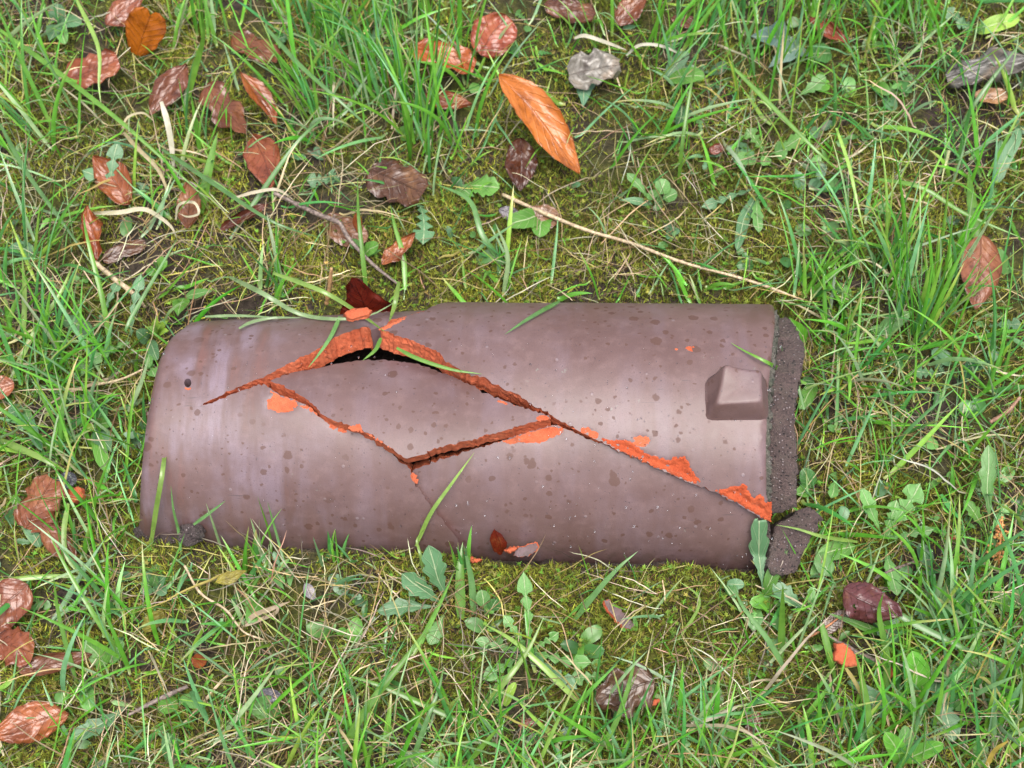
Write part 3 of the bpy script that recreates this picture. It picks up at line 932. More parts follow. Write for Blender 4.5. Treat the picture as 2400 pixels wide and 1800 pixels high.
# label, base px, tip px, width px, (zb, zt) mm, kind, colour, keywords
DEAD = [
    ('upright orange leaf with a notched top, upper left', (318, 128), (352, 22), 92, (10, 46), 'notched', ORG, dict(nrm=(0, -0.9, 0.45), wave=.06, fold=6)),
    ('reddish leaf cut by the top edge, behind the upright orange leaf', (250, 62), (335, -14), 66, (14, 22), 'beech', PINK, dict(wave=.2)),
    ('pink-brown ragged leaf below left of the upright orange leaf', (158, 186), (276, 138), 82, (14, 22), 'torn', (0.4, 0.14, 0.081), dict(wave=.18, fold=8)),
    ('curled purple-brown leaf with a wet sheen, right below the upright orange leaf', (438, 150), (355, 270), 76, (24, 16), 'beech', (0.22, 0.095, 0.059), dict(wave=.35, curl=.8)),
    ('brown crumpled leaf half hidden by grass at the upper left', (545, 80), (650, 140), 66, (8, 12), 'torn', BRN, dict(wave=.3)),
    ('purple-brown pointed leaf left of the folded tan leaf', (482, 200), (580, 312), 82, (16, 16), 'lobed', (0.24, 0.105, 0.063), dict(wave=.2, fold=8)),
    ('folded light brown leaf standing on its side above the red-brown leaf', (562, 168), (645, 290), 52, (30, 18), 'beech', COP, dict(roll=-30, fold=30, wave=.2)),
    ('red-brown leaf with a pale midrib, under the folded tan leaf', (592, 318), (640, 436), 96, (14, 14), 'beech', (0.33, 0.115, 0.064), dict(wave=.14, fold=6)),
    ('orange-brown leaf crossed by a weed blade near the left edge', (305, 476), (222, 368), 88, (14, 20), 'beech', (0.36, 0.125, 0.045), dict(wave=.16)),
    ('narrow brown leaf standing beside the curled pale straws', (440, 536), (444, 424), 62, (8, 26), 'beech', (0.27, 0.12, 0.055), dict(nrm=(0.2, -0.8, 0.5), wave=.1)),
    ('dark rolled leaf with a tan lining near the twig end', (515, 538), (626, 480), 44, (10, 14), 'beech', (0.16, 0.055, 0.032), dict(curl=1.7, wave=.15)),
    ('glossy red-brown leaf curled into an S at the left', (228, 612), (200, 484), 62, (8, 30), 'beech', (0.4, 0.12, 0.045), dict(wave=.45, curl=.9)),
    ('dull brown leaf flat beside the red-brown S-curled leaf', (240, 606), (342, 572), 40, (6, 8), 'torn', (0.16, 0.085, 0.05), dict(wave=.15)),
    ('orange leaf arched over the grass, top centre', (972, 112), (1112, 158), 74, (22, 16), 'torn', (0.5, 0.14, 0.02), dict(wave=.15, bend=.10)),
    ('pink-red leaf with a pale midrib beside the arched orange leaf', (1128, 130), (1185, 34), 104, (14, 24), 'oval', (0.46, 0.13, 0.073), dict(wave=.12, fold=-6)),
    ('big orange-tan beech leaf with ribbed veins, lying on top of the grass', (1166, 176), (1350, 406), 118, (46, 20), 'beech', (0.70, 0.27, 0.055), dict(wave=.12, fold=16, roll=-10, bend=.05, curl=.45)),
    ('broad dark purple-brown leaf lying flat at the foot of the tall grass tuft', (868, 400), (992, 452), 112, (14, 16), 'torn', (0.125, 0.066, 0.04), dict(wave=.12, fold=-6)),
    ('dark narrow folded leaf just below the big ribbed beech leaf', (1222, 322), (1222, 446), 78, (20, 10), 'beech', (0.13, 0.055, 0.033), dict(wave=.25, fold=20)),
    ('small red-brown leaf sunk in the grass left of the big ribbed beech leaf', (980, 228), (1102, 246), 50, (10, 12), 'beech', (0.33, 0.11, 0.045), dict(wave=.2)),
    ('grey-green crumpled leaf above the small ivy leaf', (1334, 176), (1452, 150), 96, (18, 24), 'torn', GRY, dict(wave=.5)),
    ('dark brown crumpled leaf at the top edge right of centre', (1278, 8), (1392, 40), 62, (10, 14), 'torn', (0.17, 0.075, 0.045), dict(wave=.35)),
    ('brown leaf at the top edge, furthest right of the dark pair', (1446, 60), (1512, -14), 64, (10, 20), 'beech', (0.24, 0.085, 0.035), dict(wave=.15)),
    ('dusty pink-brown leaf lying under the long straw', (1228, 508), (1312, 504), 62, (8, 8), 'oval', (0.3, 0.185, 0.11), dict(wave=.08)),
    ('small slate-coloured leaf at the left tip of the long straw', (1168, 492), (1226, 514), 36, (6, 6), 'beech', (0.12, 0.105, 0.12), dict(wave=.1)),
    ('mauve-brown scalloped leaf lying under the dark twig', (760, 512), (858, 568), 74, (7, 7), 'oval', (0.3, 0.17, 0.106), dict(wave=.08, serr=.08)),
    ('rusty bent leaf behind the mauve leaf and twig', (838, 546), (836, 494), 26, (8, 22), 'beech', (0.42, 0.15, 0.06), dict(wave=.2)),
    ('coppery shrivelled leaf beside the pale toothed weed leaf', (896, 622), (972, 548), 48, (8, 18), 'beech', (0.44, 0.175, 0.07), dict(wave=.5, curl=.7)),
    ('dark red torn leaf standing behind the top edge of the tile', (868, 742), (828, 650), 138, (30, 52), 'flag', MAR, dict(nrm=(0, -0.85, 0.5), wave=.08)),
    ('reddish curled leaf at the upper right', (1898, 38), (1988, 104), 42, (14, 16), 'beech', (0.32, 0.09, 0.05), dict(wave=.35, curl=1.0)),
    ('grey shrivelled leaf mass at the upper right edge', (2218, 176), (2412, 138), 80, (14, 24), 'torn', (0.15, 0.14, 0.125), dict(wave=.7)),
    ('pale tan leaf under the grey shrivelled leaf', (2284, 226), (2364, 224), 42, (12, 12), 'oval', (0.55, 0.38, 0.217), dict(wave=.15, curl=.6)),
    ('tiny red-brown leaf scrap right of the big ribbed beech leaf', (1664, 358), (1694, 340), 26, (8, 10), 'oval', (0.26, 0.07, 0.035), dict(wave=.2)),
    ('flat pink-brown oval leaf with a dark midrib, right edge', (2292, 548), (2290, 722), 104, (22, 16), 'beech', (0.36, 0.165, 0.096), dict(wave=.07, roll=4)),
    ('small purple-red leaf between grass at the top, right of centre', (1574, 44), (1632, 52), 34, (10, 10), 'oval', (0.28, 0.13, 0.082), dict(wave=.15)),
    ('pink-brown leaf with a glossy hump left of the tile', (62, 1240), (122, 1122), 104, (12, 28), 'torn', (0.36, 0.155, 0.09), dict(wave=.3, fold=-10)),
    ('brown leaf folded under the glossy humped leaf', (96, 1230), (176, 1318), 66, (14, 10), 'beech', (0.29, 0.135, 0.079), dict(wave=.25)),
    ('red-brown leaf cut by the left edge, upper of the lower left group', (62, 1366), (-40, 1470), 110, (16, 16), 'oval', (0.3, 0.12, 0.072), dict(wave=.2)),
    ('red-brown broad leaf with orange rim in the lower left group', (-30, 1500), (80, 1530), 96, (12, 14), 'torn', (0.33, 0.12, 0.067), dict(wave=.25)),
    ('long dull brown leaf, lowest of the lower left group', (40, 1568), (212, 1540), 62, (8, 12), 'beech', (0.25, 0.12, 0.07), dict(wave=.2)),
    ('copper wavy leaf in the bottom left corner', (160, 1668), (-22, 1722), 104, (16, 22), 'beech', (0.5, 0.195, 0.085), dict(wave=.3, cup=-.2)),
    ('small orange round leaf on moss below the tile, left', (452, 1538), (482, 1558), 36, (8, 12), 'oval', (0.42, 0.13, 0.03), dict(wave=.1)),
    ('slate-grey leaf scrap beside the orange chip at the left', (134, 1136), (178, 1116), 40, (14, 18), 'oval', (0.09, 0.095, 0.11), dict(wave=.15)),
    ('dark brown lobed leaf on moss below the tile', (1534, 1598), (1392, 1640), 124, (24, 24), 'lobed', (0.135, 0.085, 0.051), dict(wave=.16, fold=-5)),
    ('small crimson leaf lying on the lower flank of the tile', (1162, 1240), (1178, 1294), 42, (34, 20), 'beech', (0.2, 0.025, 0.015), dict(nrm=(0, -0.75, 0.66), wave=.1, fold=10)),
    ('greyish leaf scrap in moss below the lower left part of the tile', (716, 1366), (736, 1408), 28, (8, 8), 'beech', (0.24, 0.22, 0.23), dict(wave=.1)),
    ('dark purple glossy leaf with two holes, lower right', (1978, 1378), (2106, 1446), 122, (34, 30), 'beech', (0.155, 0.06, 0.075), dict(wave=.2, fold=-12, curl=-.55, hole=((.30, -.42, .035), (.36, -.62, .028)))),
    ('grey-brown leaf scrap left of the purple holed leaf', (1930, 1478), (1984, 1436), 42, (8, 10), 'torn', (0.2, 0.15, 0.12), dict(wave=.1)),
    ('brown leaf scrap sunk in grass, bottom right of centre', (1752, 1728), (1776, 1668), 34, (6, 8), 'torn', (0.18, 0.085, 0.049), dict(wave=.2)),
    ('blue-grey wet leaf scrap in the grass at the bottom, left of centre', (604, 1622), (660, 1640), 34, (8, 8), 'oval', (0.15, 0.14, 0.17), dict(wave=.15)),
    ('orange leaf scrap under grass at the bottom, left of centre', (800, 1634), (832, 1646), 26, (8, 10), 'oval', (0.4, 0.11, 0.03), dict(wave=.1)),
    ('rusty leaf scrap under grass, bottom centre', (1214, 1700), (1272, 1690), 22, (8, 10), 'beech', (0.33, 0.1, 0.04), dict(wave=.2)),
    ('orange-brown leaf end poking in at the left edge beside the tile', (34, 900), (-40, 920), 56, (14, 18), 'oval', (0.46, 0.19, 0.1), dict(wave=.2)),
    ('brown leaf stub under the narrow tile end', (352, 962), (344, 1002), 26, (16, 12), 'oval', (0.16, 0.07, 0.044), dict(wave=.1)),
    ('small red scrap in the grass, right of the purple holed leaf', (2218, 1254), (2242, 1262), 18, (10, 12), 'beech', (0.42, 0.11, 0.062), dict(wave=.1)),
    ('yellow leaf lying in the moss below the tile', (505, 1366), (580, 1336), 30, (14, 20), 'lance', (0.42, 0.46, 0.07), dict(wave=.1)),
    ('yellowing curled leaf in the grass, lower left', (334, 1476), (384, 1436), 40, (10, 20), 'oval', (0.4, 0.46, 0.1), dict(wave=.3)),
]
LG, MG, DG, BGc, YG = (0.105, 0.24, 0.060), (0.085, 0.215, 0.030), (0.045, 0.135, 0.03), (0.085, 0.185, 0.082), (0.26, 0.42, 0.05)
def D(x, y, w=44, z=16, k='dandelion', c=LG, **kw): return (x, y, w, z, k, c, kw)
WEEDS = [
    ('dandelion rosette with toothed leaves on moss below the tile', 'dandelion', (1238, 1530), [D(1228, 1338, 40, 24), D(1128, 1592, 40, 10), D(1180, 1440, 30, 14), D(1388, 1556, 44, 12), D(1352, 1618, 44, 10, c=BGc), D(1310, 1480, 30, 12), D(1150, 1640, 36, 8, c=MG), D(1110, 1500, 30, 10)]),
    ('broad-leaved weed with four pale-ribbed leaves at the lower tile edge', 'weed', (1052, 1425), [D(1004, 1278, 62, 34, 'paddle', BGc), D(938, 1348, 60, 22, 'paddle', BGc), D(884, 1432, 46, 12, 'paddle', BGc), D(1008, 1512, 44, 8, 'paddle', LG)]),
    ('small spoon-leaved weed between the dandelion and the broad-leaved weed', 'weed', (1136, 1450), [D(1128, 1382, 34, 16, 'spoon'), D(1166, 1404, 34, 12, 'spoon', DG), D(1150, 1420, 28, 8, 'spoon', MG)]),
    ('toothed weed with spreading leaves right of the mortar chunk', 'dandelion', (2066, 1270), [D(2016, 1146, 40, 22, 'paddle'), D(2160, 1134, 64, 22, 'dandelion'), D(2190, 1242, 32, 14, 'dandelion'), D(1912, 1298, 46, 14, 'spoon', MG), D(2102, 1396, 44, 16, 'paddle', LG), D(2100, 1170, 44, 16)]),
    ('weed with a leaf stalk leaning on the right corner of the tile', 'weed', (1790, 1400), [D(1768, 1236, 50, 40, 'paddle', BGc), D(1812, 1368, 22, 20, 'lance', MG), D(1846, 1288, 34, 26, 'lance', MG)]),
    ('pale toothed weed leaves on moss under the lower right tile corner', 'weed', (1900, 1448), [D(1808, 1370, 50, 10, 'paddle', BGc), D(1902, 1376, 26, 10, 'paddle', LG)]),
    ('single spoon leaf on a long stalk below the mortar chunk', 'weed', (1968, 1396), [D(1916, 1296, 44, 14, 'spoon', LG)]),
    ('pair of small leaves beside the lower right corner moss bank', 'weed', (1700, 1372), [D(1726, 1400, 30, 8, 'oval', DG), D(1745, 1370, 26, 10, 'oval', BGc)]),
    ('three-leaf weed with small teeth on moss in the upper right middle', 'weed', (1534, 485), [D(1525, 445, 36, 14, 'spoon', LG, serr=.1), D(1562, 420, 40, 14, 'spoon', LG, serr=.1), D(1588, 452, 38, 14, 'spoon', LG, serr=.1), D(1450, 468, 22, 10, 'lance', BGc), D(1470, 405, 26, 20, 'paddle', LG)]),
    ('serrated green leaf below the dusty pink leaf', 'weed', (1275, 505), [D(1190, 530, 54, 12, 'oval', MG, serr=.12), D(1262, 556, 52, 12, 'oval', MG, serr=.12)]),
    ('deeply toothed pale weed leaf beside the coppery leaf', 'weed', (986, 478), [D(994, 574, 58, 12, 'dandelion', BGc)]),
    ('lobed green weed below the grass tuft', 'weed', (1068, 440), [D(1172, 436, 62, 16, 'paddle', MG), D(1080, 418, 34, 12, 'oval', BGc), D(1112, 462, 30, 10, 'lance', LG)]),
    ('two small green seedlings by the dark twig', 'weed', (852, 600), [D(888, 572, 34, 14, 'oval', MG), D(824, 560, 24, 14, 'spoon', LG), D(894, 586, 20, 10, 'lance', LG)]),
    ('bright green seedling at the top left corner of the tile', 'seedling', (372, 782), [D(368, 738, 20, 24, 'lance', YG), D(394, 752, 20, 22, 'lance', YG), D(346, 764, 22, 20, 'lance', (0.30, 0.48, 0.12)), D(396, 776, 20, 18, 'lance', YG), D(380, 760, 18, 26, 'lance', YG), D(352, 784, 18, 14, 'lance', MG)]),
    ('sage-green oval leaf pair left of the bright seedling', 'weed', (352, 800), [D(318, 776, 34, 18, 'oval', BGc), D(372, 842, 30, 10, 'oval', BGc)]),
    ('forked toothed leaf touching the narrow tile end', 'weed', (345, 828), [D(364, 884, 34, 12, 'dandelion', LG), D(352, 862, 26, 12, 'paddle', LG)]),
    ('dark oval weed with a toothed leaf in the moss at the left', 'weed', (226, 785), [D(148, 748, 40, 12, 'oval', DG), D(240, 800, 26, 12, 'dandelion', DG), D(290, 650, 28, 18, 'dandelion', BGc)]),
    ('pale dandelion leaves at the left of the tile, above the crossing blades', 'dandelion', (310, 800), [D(330, 640, 30, 22, 'dandelion', BGc), D(206, 848, 40, 14, 'dandelion', LG), D(170, 880, 30, 10, 'dandelion', LG)]),
    ('clover-like leaves behind the top left tile corner', 'clover', (372, 636), [D(392, 612, 40, 14, 'oval', MG, serr=.06), D(350, 646, 36, 14, 'oval', MG), D(366, 616, 30, 16, 'oval', MG)]),
    ('pointed oval leaves hanging over the earth hollow behind the tile', 'weed', (430, 700), [D(500, 680, 24, 24, 'lance', LG), D(420, 742, 40, 18, 'lance', MG), D(430, 716, 30, 16, 'lance', DG)]),
    ('strap-shaped weed leaf crossing the orange-brown leaf', 'weed', (258, 490), [D(278, 330, 42, 26, 'dandelion', BGc)]),
    ('grey-green toothed leaves right of the orange-brown leaf', 'weed', (322, 470), [D(340, 430, 40, 10, 'dandelion', BGc), D(190, 400, 38, 16, 'dandelion', BGc)]),
    ('rounded toothed leaves at the top left of the picture', 'weed', (140, 60), [D(136, 8, 40, 14, 'oval', BGc), D(192, 52, 34, 12, 'oval', BGc), D(150, 104, 30, 10, 'oval', LG), D(116, 98, 44, 12, 'lance', BGc)]),
    ('fresh green oval leaves at the top, right of the upright orange leaf', 'weed', (440, 40), [D(410, 18, 40, 14, 'oval', LG), D(462, 22, 36, 16, 'oval', YG)]),
    ('pale leaf with a fold at the far left, above the moss', 'weed', (90, 600), [D(20, 580, 44, 10, 'oval', BGc)]),
    ('small ferny weed right of the brown crumpled leaf', 'weed', (700, 90), [D(650, 90, 34, 12, 'dandelion', BGc), D(668, 70, 26, 14, 'dandelion', BGc)]),
    ('toothed leaf cluster right of the red-brown midrib leaf', 'weed', (800, 430), [D(718, 424, 44, 10, 'dandelion', BGc), D(770, 404, 34, 12, 'dandelion', BGc)]),
    ('big blue-green ivy leaf, upper of the pair at the top right', 'ivy', (1850, 92), [D(1756, 84, 96, 18, 'ivy', (0.105, 0.17, 0.15))]),
    ('big blue-green ivy leaf, lower of the pair at the top right', 'ivy', (1882, 108), [D(1800, 158, 88, 14, 'ivy', (0.12, 0.19, 0.15))]),
    ('scalloped leaf right of the big ivy pair', 'weed', (1950, 130), [D(1900, 128, 50, 14, 'oval', DG, serr=.1)]),
    ('long pale paddle leaf in the grass at the upper right', 'weed', (1860, 236), [D(1938, 182, 42, 16, 'paddle', LG)]),
    ('oval leaf pair above the tiny red-brown scrap', 'weed', (1560, 190), [D(1652, 180, 46, 14, 'oval', MG), D(1610, 120, 34, 10, 'oval', BGc)]),
    ('daisy-like spoon leaves on the bare moss, upper right middle', 'daisy', (1798, 372), [D(1722, 378, 38, 14, 'spoon', LG), D(1846, 348, 46, 16, 'spoon', LG), D(1788, 388, 26, 12, 'oval', LG), D(1890, 318, 40, 14, 'paddle', MG), D(1750, 300, 40, 12, 'dandelion', MG)]),
    ('ivy leaf under the grey-green crumpled leaf', 'ivy', (1376, 176), [D(1362, 254, 66, 14, 'ivy', (0.09, 0.19, 0.11))]),
    ('dark ivy leaf right of the big ribbed beech leaf', 'ivy', (1602, 250), [D(1580, 304, 60, 12, 'ivy', (0.05, 0.13, 0.05))]),
    ('toothed leaf pointing down on bare moss at the upper right', 'weed', (1770, 450), [D(1782, 545, 32, 12, 'paddle', LG), D(1644, 490, 30, 8, 'dandelion', BGc), D(1722, 585, 28, 10, 'oval', BGc)]),
    ('pale lance leaf lying in the right-hand grass tuft', 'weed', (2050, 790), [D(2142, 726, 44, 14, 'lance', LG), D(2060, 760, 34, 10, 'lance', LG)]),
    ('dark veined ivy leaf at the right, below the oval pink-brown leaf', 'ivy', (2284, 878), [D(2268, 838, 106, 14, 'ivy', (0.035, 0.10, 0.045))]),
    ('ragged pale leaves left of the dark veined ivy leaf', 'weed', (2210, 880), [D(2140, 866, 40, 12, 'dandelion', BGc), D(2196, 850, 30, 10, 'dandelion', BGc)]),
    ('pale toothed leaves at the right edge below the oval pink-brown leaf', 'weed', (2310, 770), [D(2396, 760, 36, 12, 'dandelion', BGc), D(2330, 850, 34, 10, 'dandelion', BGc)]),
    ('tall toothed dandelion leaf standing at the right edge', 'dandelion', (2312, 1260), [D(2318, 1042, 46, 34, 'paddle', LG), D(2262, 1170, 34, 16, 'paddle', MG), D(2360, 1180, 36, 14, 'dandelion', LG)]),
    ('toothed leaves in the grass right of the purple holed leaf', 'dandelion', (2170, 1480), [D(2150, 1420, 34, 14, 'dandelion', BGc), D(2216, 1416, 34, 16, 'dandelion', LG), D(2236, 1350, 30, 16, 'paddle', LG)]),
    ('bright broad upright leaf at the lower right', 'weed', (2144, 1632), [D(2140, 1524, 62, 34, 'oval', (0.10, 0.30, 0.03))]),
    ('grey-green oval leaf below the twig at the lower right', 'weed', (2096, 1660), [D(2024, 1626, 40, 12, 'oval', BGc), D(1984, 1600, 28, 8, 'oval', BGc)]),
    ('oval leaf between the purple holed leaf and the twig', 'weed', (2110, 1500), [D(2054, 1478, 36, 12, 'oval', BGc), D(1936, 1430, 20, 14, 'lance', MG), D(1980, 1398, 30, 26, 'lance', MG)]),
    ('stout bright leaf at the bottom right', 'weed', (2110, 1790), [D(2076, 1716, 46, 28, 'oval', (0.10, 0.28, 0.03)), D(2120, 1700, 40, 16, 'oval', LG), D(2210, 1740, 40, 20, 'oval', (0.10, 0.28, 0.03))]),
    ('large pale leaf deep in the grass at the bottom right', 'weed', (2190, 1590), [D(2230, 1740, 60, 10, 'paddle', BGc), D(2190, 1640, 44, 12, 'lance', BGc), D(2340, 1560, 46, 10, 'oval', LG)]),
    ('two glossy dock leaves right of the mortar strip', 'weed', (1888, 810), [D(1848, 742, 34, 34, 'lance', (0.09, 0.28, 0.02))]),
    ('small round leaf beside the middle of the mortar strip', 'weed', (1910, 900), [D(1876, 960, 34, 14, 'oval', MG), D(1880, 890, 20, 12, 'oval', DG)]),
    ('pair of round shiny leaves at the foot of the mortar strip', 'weed', (1900, 1150), [D(1882, 1098, 40, 14, 'oval', DG), D(1868, 1160, 34, 10, 'oval', MG)]),
    ('pale narrow leaf above the toothed weed right of the tile', 'weed', (1960, 1120), [D(1948, 1168, 32, 16, 'paddle', LG), D(1944, 1110, 20, 16, 'lance', LG)]),
    ('hairy pale rosette on moss below the lower left tile corner', 'weed', (358, 1378), [D(342, 1340, 26, 14, 'oval', BGc), D(388, 1352, 28, 14, 'oval', BGc), D(330, 1390, 30, 12, 'oval', BGc), D(392, 1390, 28, 12, 'oval', BGc), D(366, 1346, 22, 18, 'oval', LG), D(330, 1366, 22, 12, 'oval', LG)]),
    ('green oval leaves under the grass at the lower left', 'weed', (256, 1560), [D(196, 1502, 48, 12, 'oval', MG), D(226, 1540, 46, 10, 'lance', MG), D(286, 1500, 34, 14, 'oval', LG)]),
    ('round-tipped leaf on a stalk in the lower left grass', 'weed', (206, 1610), [D(214, 1670, 40, 12, 'oval', LG), D(200, 1622, 30, 14, 'oval', LG)]),
    ('long grey-green toothed leaf lying at the bottom left', 'weed', (330, 1640), [D(170, 1735, 50, 10, 'paddle', BGc)]),
    ('mid-green broad leaf in the grass, bottom left of centre', 'weed', (420, 1640), [D(370, 1668, 40, 14, 'oval', MG), D(478, 1650, 30, 10, 'oval', LG)]),
    ('wide soft leaf at the bottom, left of centre', 'weed', (665, 1658), [D(575, 1664, 62, 12, 'lance', MG)]),
    ('dark upright leaf at the bottom left of centre', 'weed', (410, 1800), [D(396, 1716, 44, 20, 'oval', DG)]),
    ('grey leaf scraps of clover left of the tile foot', 'clover', (100, 1390 - 100), [D(60, 1210, 30, 10, 'oval', BGc), D(30, 1160, 32, 10, 'oval', MG), D(110, 1160, 26, 10, 'oval', BGc)]),
    ('small round leaves in the grass near the left edge, mid height', 'weed', (60, 960), [D(50, 1010, 28, 10, 'oval', BGc), D(20, 970, 34, 10, 'oval', BGc), D(74, 1000, 26, 10, 'oval', LG), D(100, 1055, 26, 12, 'oval', BGc)]),
    ('scattered small oval leaves between the crossing blades left of the tile', 'weed', (225, 1000), [D(200, 1010, 24, 14, 'oval', YG), D(246, 950, 34, 12, 'oval', DG), D(262, 990, 30, 12, 'oval', MG), D(200, 920, 26, 12, 'oval', LG), D(262, 1062, 44, 12, 'lance', BGc), D(250, 1110, 34, 10, 'oval', MG)]),
    ('broad dark leaf tips in the moss near the top right corner', 'weed', (2280, 80), [D(2240, 50, 36, 12, 'dandelion', BGc), D(2310, 60, 40, 14, 'dandelion', LG), D(2210, 20, 36, 12, 'dandelion', BGc), D(2390, 40, 40, 14, 'oval', YG)]),
    ('pale leaves in the grass above the oval pink-brown leaf', 'weed', (2330, 440), [D(2310, 500, 34, 12, 'dandelion', LG), D(2350, 330, 36, 12, 'oval', BGc), D(2390, 300, 30, 12, 'oval', BGc)]),
    ('toothed leaf under the moss edge right of the dandelion rosette', 'weed', (1440, 1590), [D(1420, 1600, 34, 8, 'oval', LG), D(1336, 1592, 44, 8, 'dandelion', LG), D(1500, 1562, 30, 8, 'paddle', LG)]),
    ('green lobed leaves at the bottom centre', 'weed', (1180, 1660), [D(1150, 1620, 40, 12, 'dandelion', MG), D(1170, 1680, 30, 10, 'dandelion', LG), D(1210, 1600, 24, 14, 'oval', YG)]),
]
CLEAR = []
for _e in DEAD:
    _b, _t = _e[1], _e[2]
    CLEAR.append(((_b[0] + _t[0]) / 2, (_b[1] + _t[1]) / 2, max(26, 0.5 * math.hypot(_b[0] - _t[0], _b[1] - _t[1])), .9))
for _e in WEEDS:
    for _l in _e[3]:
        if _l[2] > 28: CLEAR.append((_l[0] * .8 + _e[2][0] * .2, _l[1] * .8 + _e[2][1] * .2, 0.75 * _l[2], .55))
CLEAR += [(*c, .9) for c in ((2040, 1430, 70), (2040, 1500, 50), (1982, 1535, 55), (1982, 1585, 40), (1465, 1625, 80), (1440, 1440, 46), (1860, 1265, 70), (1905, 1305, 20), (175, 1160, 26), (447, 1270, 60), (390, 1290, 50), (505, 722, 60), (1930, 1485, 30))]

# ------------------------------------------------------------------ ribbons: grass, thatch, moss
def ribbons(C, S, W, tint, fold=0.0, grad=None):
    """C (N,K,3) centre lines, S (N,K,3) unit side vectors, W (N,K) half widths, tint (N,3)"""
    N, K, _ = C.shape
    T = np.gradient(C, axis=1); T /= np.linalg.norm(T, axis=2, keepdims=True) + 1e-12
    Nn = np.cross(S, T)
    if fold:
        R = np.stack([C - S * W[..., None] + Nn * (W * fold)[..., None], C - Nn * (W * fold * .4)[..., None], C + S * W[..., None] + Nn * (W * fold)[..., None]], 2)
    else:
        R = np.stack([C - S * W[..., None], C + S * W[..., None]], 2)
    m = R.shape[2]
    V = R.reshape(-1, 3)
    base = (np.arange(N)[:, None] * K + np.arange(K - 1)[None]).ravel() * m
    fs = []
    for j in range(m - 1):
        fs.append(np.stack([base + j, base + j + 1, base + m + j + 1, base + m + j], 1))
    TT = np.repeat(tint, K * m, axis=0)
    if grad is not None:
        TT = (TT.reshape(N, K, m, 3) * (1 - grad[0][:, :, None, None]) + grad[1][:, None, None, :] * grad[0][:, :, None, None]).reshape(-1, 3)
    return V, np.concatenate(fs), TT

def merge(parts):
    V = []; F = []; T = []; b = 0
    for v, f, t in parts:
        V.append(v); F.append(f + b); T.append(t); b += len(v)
    return np.concatenate(V), np.concatenate(F), np.concatenate(T)

def grow(P, az, l0, l1, length, width, tint, K=10, twist=0.0, fold=0.35, r=rng, shape=0.9, clear=0.0012, wig=0.0):
    N = len(P)
    t = np.linspace(0, 1, K)[None]
    phi = l0[:, None] + (l1 - l0)[:, None] * t ** 1.3
    a = az[:, None] + np.asarray(twist)[..., None] * t if np.ndim(twist) else az[:, None] + twist * t
    if wig:
        a = a + wig * np.cumsum(r.normal(0, 1, (N, K)), 1) / math.sqrt(K)
        phi = np.clip(phi + 0.5 * wig * r.normal(0, 1, (N, K)), 0, 2.2)
    d = np.stack([np.cos(a) * np.sin(phi), np.sin(a) * np.sin(phi), np.cos(phi)], 2)
    step = (length / (K - 1))[:, None, None]
    C = P[:, None, :] + np.concatenate([np.zeros((N, 1, 3)), np.cumsum(d[:, :-1] * step, 1)], 1)
    g = gz(C[..., 0], C[..., 1]) + clear
    C[..., 2] = np.maximum(C[..., 2], g)
    h = tile_h(C[..., 0], C[..., 1], 0.0)
    bad = ((h > 0) & (C[..., 2] < h + 0.002)).any(1)
    T = np.gradient(C, axis=1); T /= np.linalg.norm(T, axis=2, keepdims=True) + 1e-9
    roll = r.normal(0, 0.55, N)[:, None, None] + r.normal(0, 0.5, N)[:, None, None] * t[..., None]
    hor = np.stack([-np.sin(a), np.cos(a), np.zeros_like(a)], 2)
    up = np.cross(T, hor)
    S = hor * np.cos(roll) + up * np.sin(roll)
    W = width[:, None] * 0.5 * (np.clip(1 - t ** 3, 0, 1) ** shape * (0.55 + 0.45 * sstep(t, 0, 0.25)) + 0.02)
    k = ~bad
    grad = None
    if K > 6 and fold:     # withered tips and pale sheaths
        dry = (r.uniform(0, 1, N) < 0.30) * r.uniform(0.4, 1.0, N)
        wt = dry[:, None] * sstep(t, r.uniform(.45, .9, N)[:, None], 1.0)
        wb = 0.55 * sstep(t, 0.22, 0.0) * (r.uniform(0, 1, N) < .5)[:, None]
        gt = np.array([0.42, 0.33, 0.13]) * np.exp(r.normal(0, .2, (N, 1)))
        grad = (np.clip(wt + wb, 0, 1)[k], gt[k])
    return ribbons(C[k], S[k], W[k], tint[k], fold, grad)

def scatter(n, x0, x1, y0, y1, dens=None, margin=0.004):
    out = []
    got = 0
    while got < n:
        px = rng.uniform(x0, x1, n); py = rng.uniform(y0, y1, n)
        v = -(py - 900) / 1200 * TH; u = (px - 1200) / 1200 * TH
        d = FWD[None] + UPV[None] * v[:, None]; d[:, 0] += u
        t = -CAM[2] / d[:, 2]
        P = CAM[None] + d * t[:, None]
        k = tile_h(P[:, 0], P[:, 1], margin) < 0
        if dens is not None: k &= rng.uniform(0, 1, n) < dens(px, py)
        P = P[k]; out.append(P); got += len(P)
    P = np.concatenate(out)[:n]
    P[:, 2] = gz(P[:, 0], P[:, 1]) - 0.001
    return P

